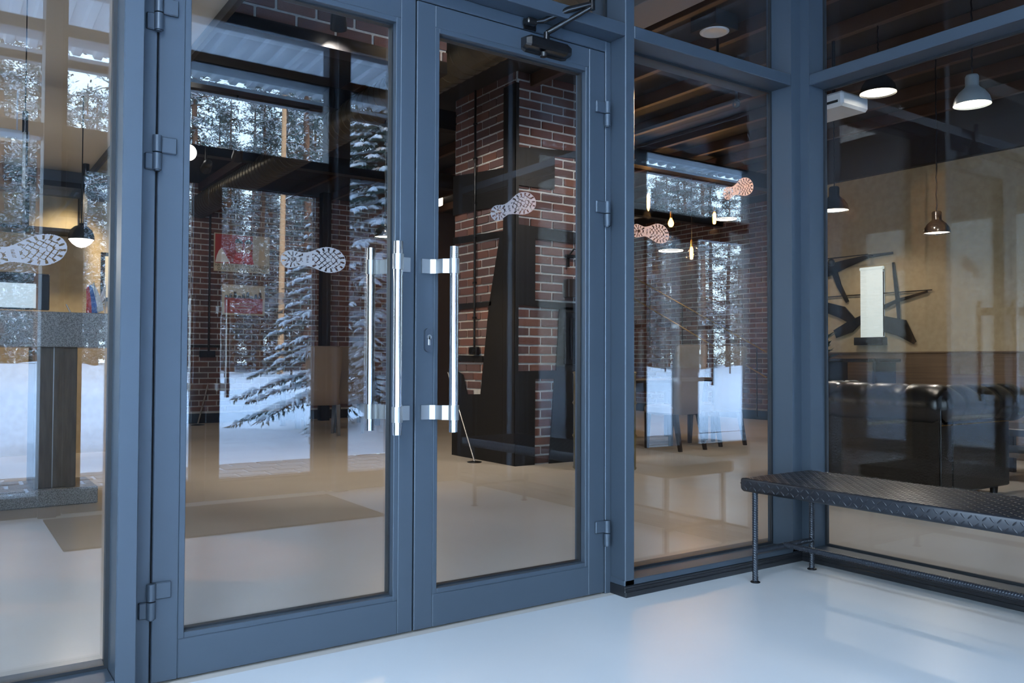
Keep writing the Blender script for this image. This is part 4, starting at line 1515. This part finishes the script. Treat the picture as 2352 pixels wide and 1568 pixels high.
for k, (u0, u1) in enumerate(((0.0, 0.34), (0.34, 0.67), (0.67, 1.0))):
    vs = []
    for i in range(nn):
        t = i / (nn - 1)
        for u in (u0, u1):
            vs.append((-0.032 + 0.07 * (1 - u) * t ** .7 - 0.045 * u, 0.008 * math.sin(t * 7 + u), .225 - t * .19 - u * .03 * (1 + t)))
    b.add(vs, [(2 * i, 2 * i + 1, 2 * i + 3, 2 * i + 2) for i in range(nn - 1)], k, True)
b.build('flag_cloth', [WHITEC, BLUEC, REDC], fl)
f2 = thing('table_flag', 'plain pale flag standing at the right end of the counter', 'flag', (1.02, 6.75, 1.30))
MB().cyl((0, 0, 0), (0.0, 0.0, .235), 0.003, n=8).build('flag_pole', SATIN, f2)
MB().prism([(-.002, .235), (-.05, .09), (-.045, .06), (-.002, .13)], -.001, .001, 'XZ').build('flag_cloth', WHITEC, f2)
MB().lathe((0, 0, 0), [(0, 0), (.02, 0), (.02, .006), (0, .012)], n=20).build('flag_base', IRON, f2)
pn = thing('desk_pen', 'tilted silver and black pen standing in a small holder on the counter', 'pen', (0.775, 6.66, 1.30))
MB().cyl((0.01, 0, 0.01), (-0.02, 0, .07), 0.006, 0.005, n=10).build('pen_body', SATIN, pn)
MB().box((-0.005, -0.02, 0), (0.03, 0.02, .014), bev=.003).build('pen_base', IRON, pn)
cbn = thing('wall_cabinet', 'black framed glass fronted cabinet high on the reception wall', 'cabinet', (0.2, 9.45, 2.26))
MB().box((0, 0, 0), (1.05, 0.34, 0.035)).box((0, 0, .455), (1.05, .34, .49)).box((0, 0, 0), (.035, .34, .49)).box((1.01, 0, 0), (1.05, .34, .49)).box((.50, 0, 0), (.535, .34, .49)).box((0, .31, 0), (1.05, .34, .49)).build('cabinet_frame', IRON, cbn)
MB().box((.03, .01, .035), (.50, .014, .455)).box((.535, .01, .035), (1.01, .014, .455)).build('cabinet_glass', GLASS, cbn)
MB().box((.04, .30, .04), (1.0, .31, .45)).build('cabinet_back', BEIGE, cbn)
fr = thing('framed_picture', 'dark framed picture with red figure on the reception wall', 'picture', (1.56, 9.77, 1.90))
MB().box((-.13, 0, -.30), (.25, .03, .22)).build('picture_frame', IRON, fr)
MB().box((-.09, -.004, -.26), (.21, 0, .18)).build('printed_picture', PAPER, fr)
MB().prism([(-.04, -.10), (.10, -.14), (.14, .02), (.05, .14), (-.02, .10)], -.008, -.004, 'XZ').build('printed_figure', REDC, fr)
tl = thing('tube_pendant', 'slim black tube pendant with pale front hung before the reception desk', 'pendant lamp', (0.364, 5.0, 1.87))
MB().cyl((0, 0, 0.29), (0, 0, 0.40), 0.014, n=20).cyl((0.004, 0.004, 0.0), (0.004, 0.004, 0.30), 0.011, n=20).cyl((0, 0, 0.40), (0, 0, 1.05), 0.003, n=8).build('tube', BLACKG, tl)
MB().cyl((-0.003, -0.004, 0.0), (-0.003, -0.004, 0.29), 0.008, n=16).build('pale_front', CREAM, tl)
cr = MB().box((-1.2, 6.9, 2.55), (0.53, 7.0, 2.62), bev=.004).box((-1.1, 6.94, 2.62), (-1.09, 6.95, 2.915)).box((0.45, 6.94, 2.62), (0.46, 6.95, 2.915)).build('linear_lamp', WHITEP)
cr['label'] = 'long white linear lamp body hung over the reception desk'
cr['category'] = 'lamp'

# ------------------------------------------------------------------ lounge: sofa, side table, projector, decoration, plant
sf = thing('chesterfield_sofa', 'black leather chesterfield sofa with rolled arms and button tufting', 'sofa', (5.70, 3.06, 0))
SL, SD = 1.40, 0.98          # length along Y, depth along X; the back stands on the -X side
MB().box((0.03, 0.03, 0.05), (SD - .02, SL - .03, 0.36), bev=0.03).build('base', LEATHER, sf)
bk = MB().box((0.0, 0.0, 0.06), (0.157, SL, 0.66), bev=0.012)
bk.build('back_panel', LEATHER, sf)
for y0, nm in ((0.0, 'arm_panel'), (SL - .16, 'arm_panel')):
    MB().box((0.158, y0, 0.06), (SD, y0 + .16, 0.64), bev=0.012).build(nm, LEATHER, sf)


def roll(p0, p1, r, nseg, nm, amp=0.010):
    """padded roll with a pleat between the tufts, and a scrolled end"""
    p0 = Vector(p0); p1 = Vector(p1)
    d = (p1 - p0).normalized()
    L = (p1 - p0).length
    u = Vector((0, 0, 1))
    v = d.cross(u)
    n1, n2 = nseg * 10, 28
    vs = []
    for j in range(n1 + 1):
        s_ = j / n1
        ph = (s_ * nseg) % 1.0
        dent = math.exp(-(min(ph, 1 - ph) / 0.07) ** 2)
        for i in range(n2):
            t = 2 * PI * i / n2
            topw = max(0.0, math.cos(t)) ** 1.5
            tuftd = amp * 2.2 * topw * math.exp(-((((s_ * nseg * 1.0 + .5) % 1.0) - .5) / .22) ** 2) * abs(math.sin(t * 2.5))
            rr_ = r - amp * dent - tuftd
            e = 1.0 if 0.02 < s_ < 0.98 else 0.93
            vs.append(p0 + d * s_ * L + (u * math.cos(t) * .98 + v * math.sin(t)) * rr_ * e)
    fs = []
    for j in range(n1):
        for i in range(n2):
            fs.append((j * n2 + i, (j + 1) * n2 + i, (j + 1) * n2 + (i + 1) % n2, j * n2 + (i + 1) % n2))
    fs.append(tuple(range(n2)))
    fs.append(tuple(range(n1 * n2, (n1 + 1) * n2))[::-1])
    MB().add(vs, fs, 0, True).build(nm, LEATHER, sf)


roll((0.10, 0.0, 0.675), (0.10, SL, 0.675), 0.155, 5, 'back_roll')
roll((0.02, 0.10, 0.675), (1.24, 0.10, 0.675), 0.150, 5, 'arm_roll')
roll((0.02, SL - .10, 0.675), (1.05, SL - .10, 0.675), 0.150, 5, 'arm_roll')
for k in range(2):
    MB().box((0.17, 0.17 + k * .53, 0.36), (SD + .02, 0.69 + k * .53, 0.50), bev=0.035).build('seat_cushion', LEATHER, sf)
b = MB()
for zz in (0.06, 0.655):
    b.tube([(-0.003, 0.0, zz), (-0.003, SL, zz)], 0.005, n=6)
b.tube([(-0.002, -0.002, 0.06), (-0.002, -0.002, 0.66)], 0.006, n=6)
b.build('piping', LEATHER, sf)
b = MB()
for k in range(60):
    b.cyl((0.02 + k * .016, -0.004, 0.545), (0.02 + k * .016, 0.002, 0.545), 0.005, n=6)
b.build('stud_row', BRASS, sf, kind='stuff')
for (x, y) in ((.08, .08), (.9, .08), (.08, SL - .08), (.9, SL - .08)):
    MB().cyl((x, y, 0), (x, y, .06), .025, .03, n=14).build('leg', LEGW, sf)
s2 = thing('coffee_table', 'low dark wooden table just right of the sofa', 'table', (7.65, 3.15, 0))
MB().box((-.4, -.55, .38), (.4, .55, .44), bev=.006).build('tabletop', LEGW, s2)
MB().box((-.36, -.5, .20), (.36, .5, .24), bev=.004).build('shelf', WAINS, s2)
for sx_ in (-1, 1):
    for sy_ in (-1, 1):
        MB().box((sx_ * .35 - .03, sy_ * .5 - .03, 0), (sx_ * .35 + .03, sy_ * .5 + .03, .38), bev=.004).build('leg', LEGW, s2)
pj = thing('projector', 'white projector hanging under the dark ceiling by the corner post', 'projector', (6.0, 4.08, 3.0))
vs = []
b = MB().box((-0.18, -0.20, 0.0), (0.18, 0.22, 0.12), bev=0.02)
b.build('projector_case', WHITEP, pj)
MB().cyl((-0.185, 0.10, 0.06), (-0.17, 0.10, 0.06), 0.03, n=20).build('lens', BLACKG, pj)
MB().box((-.183, -.16, .03), (-.18, 0.0, .05)).build('vent', IRON, pj)
MB().cyl((0, 0, .12), (0, 0, .72), .015, n=12).build('ceiling_stem', IRON, pj)

# wrought-iron wall decoration of branches and discs
dcn = thing('iron_wall_sculpture', 'black iron wall sculpture of curved blades around the bright window', 'sculpture', (8.975, 5.9, 1.7))


def blade(pts, wds, nm='blade'):
    L_, Rg = [], []
    for i, (p, w_) in enumerate(zip(pts, wds)):
        q0 = Vector(pts[max(i - 1, 0)]); q1 = Vector(pts[min(i + 1, len(pts) - 1)])
        d = (q1 - q0).normalized()
        n_ = Vector((-d.y, d.x))
        L_.append(Vector(p) + n_ * w_)
        Rg.append(Vector(p) - n_ * w_)
    MB().prism([tuple(v) for v in L_ + Rg[::-1]], -0.008, 0.008, 'YZ').build(nm, IRON, dcn)


blade([(.55, .33), (.3, .40), (0.05, .46), (-.25, .52), (-.55, .53)], [.05, .075, .05, .02, .012])
blade([(.22, .42), (.14, .2), (.03, 0.0)], [.04, .03, .02])
blade([(.6, .0), (.35, -.04), (.1, -.12), (-.10, -.28)], [.05, .06, .075, .03])
blade([(.2, -.38), (.0, -.30), (-.2, -.18), (-.6, -.02), (-.95, .06)], [.05, .07, .03, .02, .012])
blade([(-.15, -.30), (-.4, -.27), (-.65, -.33), (-.8, -.5)], [.02, .09, .10, .02])
blade([(-.55, .42), (-.60, .0), (-.62, -.3)], [.012, .022, .012])
MB().box((-.006, -1.0, .07), (.006, .62, .082)).build('tie_bar', IRON, dcn)
tk = thing('spotlight_rail', 'black rail with three round spot heads high on the lounge wall', 'spotlight', (8.8, 6.05, 2.17))
MB().box((-.01, -.5, .045), (.01, .42, .055)).box((0, -.46, .045), (.2, -.44, .055)).build('rail', IRON, tk)
for y in (-.02, .20, .38):
    MB().lathe((0, y, 0), [(0.001, -.045), (.03, -.036), (.045, 0), (.03, .036), (.01, .045)], n=20).build('spot_head', IRON, tk)
pt = thing('potted_plant', 'dark leafy potted plant at the left end of the lounge wall', 'plant', (8.5, 6.15, 0))
MB().lathe((0, 0, 0), [(0, 0), (.15, 0), (.20, .38), (.18, .38), (.17, .33), (0, .33)], n=28).build('pot', IRON, pt)
b = MB()
for k in range(240):
    a_ = R.uniform(0, 6.28)
    z = R.uniform(.4, 1.25)
    r_ = R.uniform(.05, .34)
    d = Vector((math.cos(a_), math.sin(a_), R.uniform(-.2, .9))).normalized()
    tuft(b, Vector((math.cos(a_) * r_ * .6, math.sin(a_) * r_ * .6, z)), d, R.uniform(.12, .24), R.uniform(.02, .04), 0)
b.build('foliage', PLANT, pt, kind='stuff')
b = MB()
for k in range(6):
    b.tube([(0, 0, .33), (.05 * math.cos(k), .05 * math.sin(k), .8), (.14 * math.cos(k), .14 * math.sin(k), 1.2)], [.01, .008, .004], n=6)
b.build('stems', LEGW, pt)
ct = thing('console_table', 'glossy black console under the small bright window', 'table', (8.62, 5.55, 0))
MB().box((-.25, -.35, .98), (.25, .35, 1.02), bev=.004).build('tabletop', BLACKG, ct)
for sy_ in (-1, 1):
    MB().box((-.2, sy_ * .3 - .02, 0), (.2, sy_ * .3 + .02, .98), bev=.003).build('leg', IRON, ct)
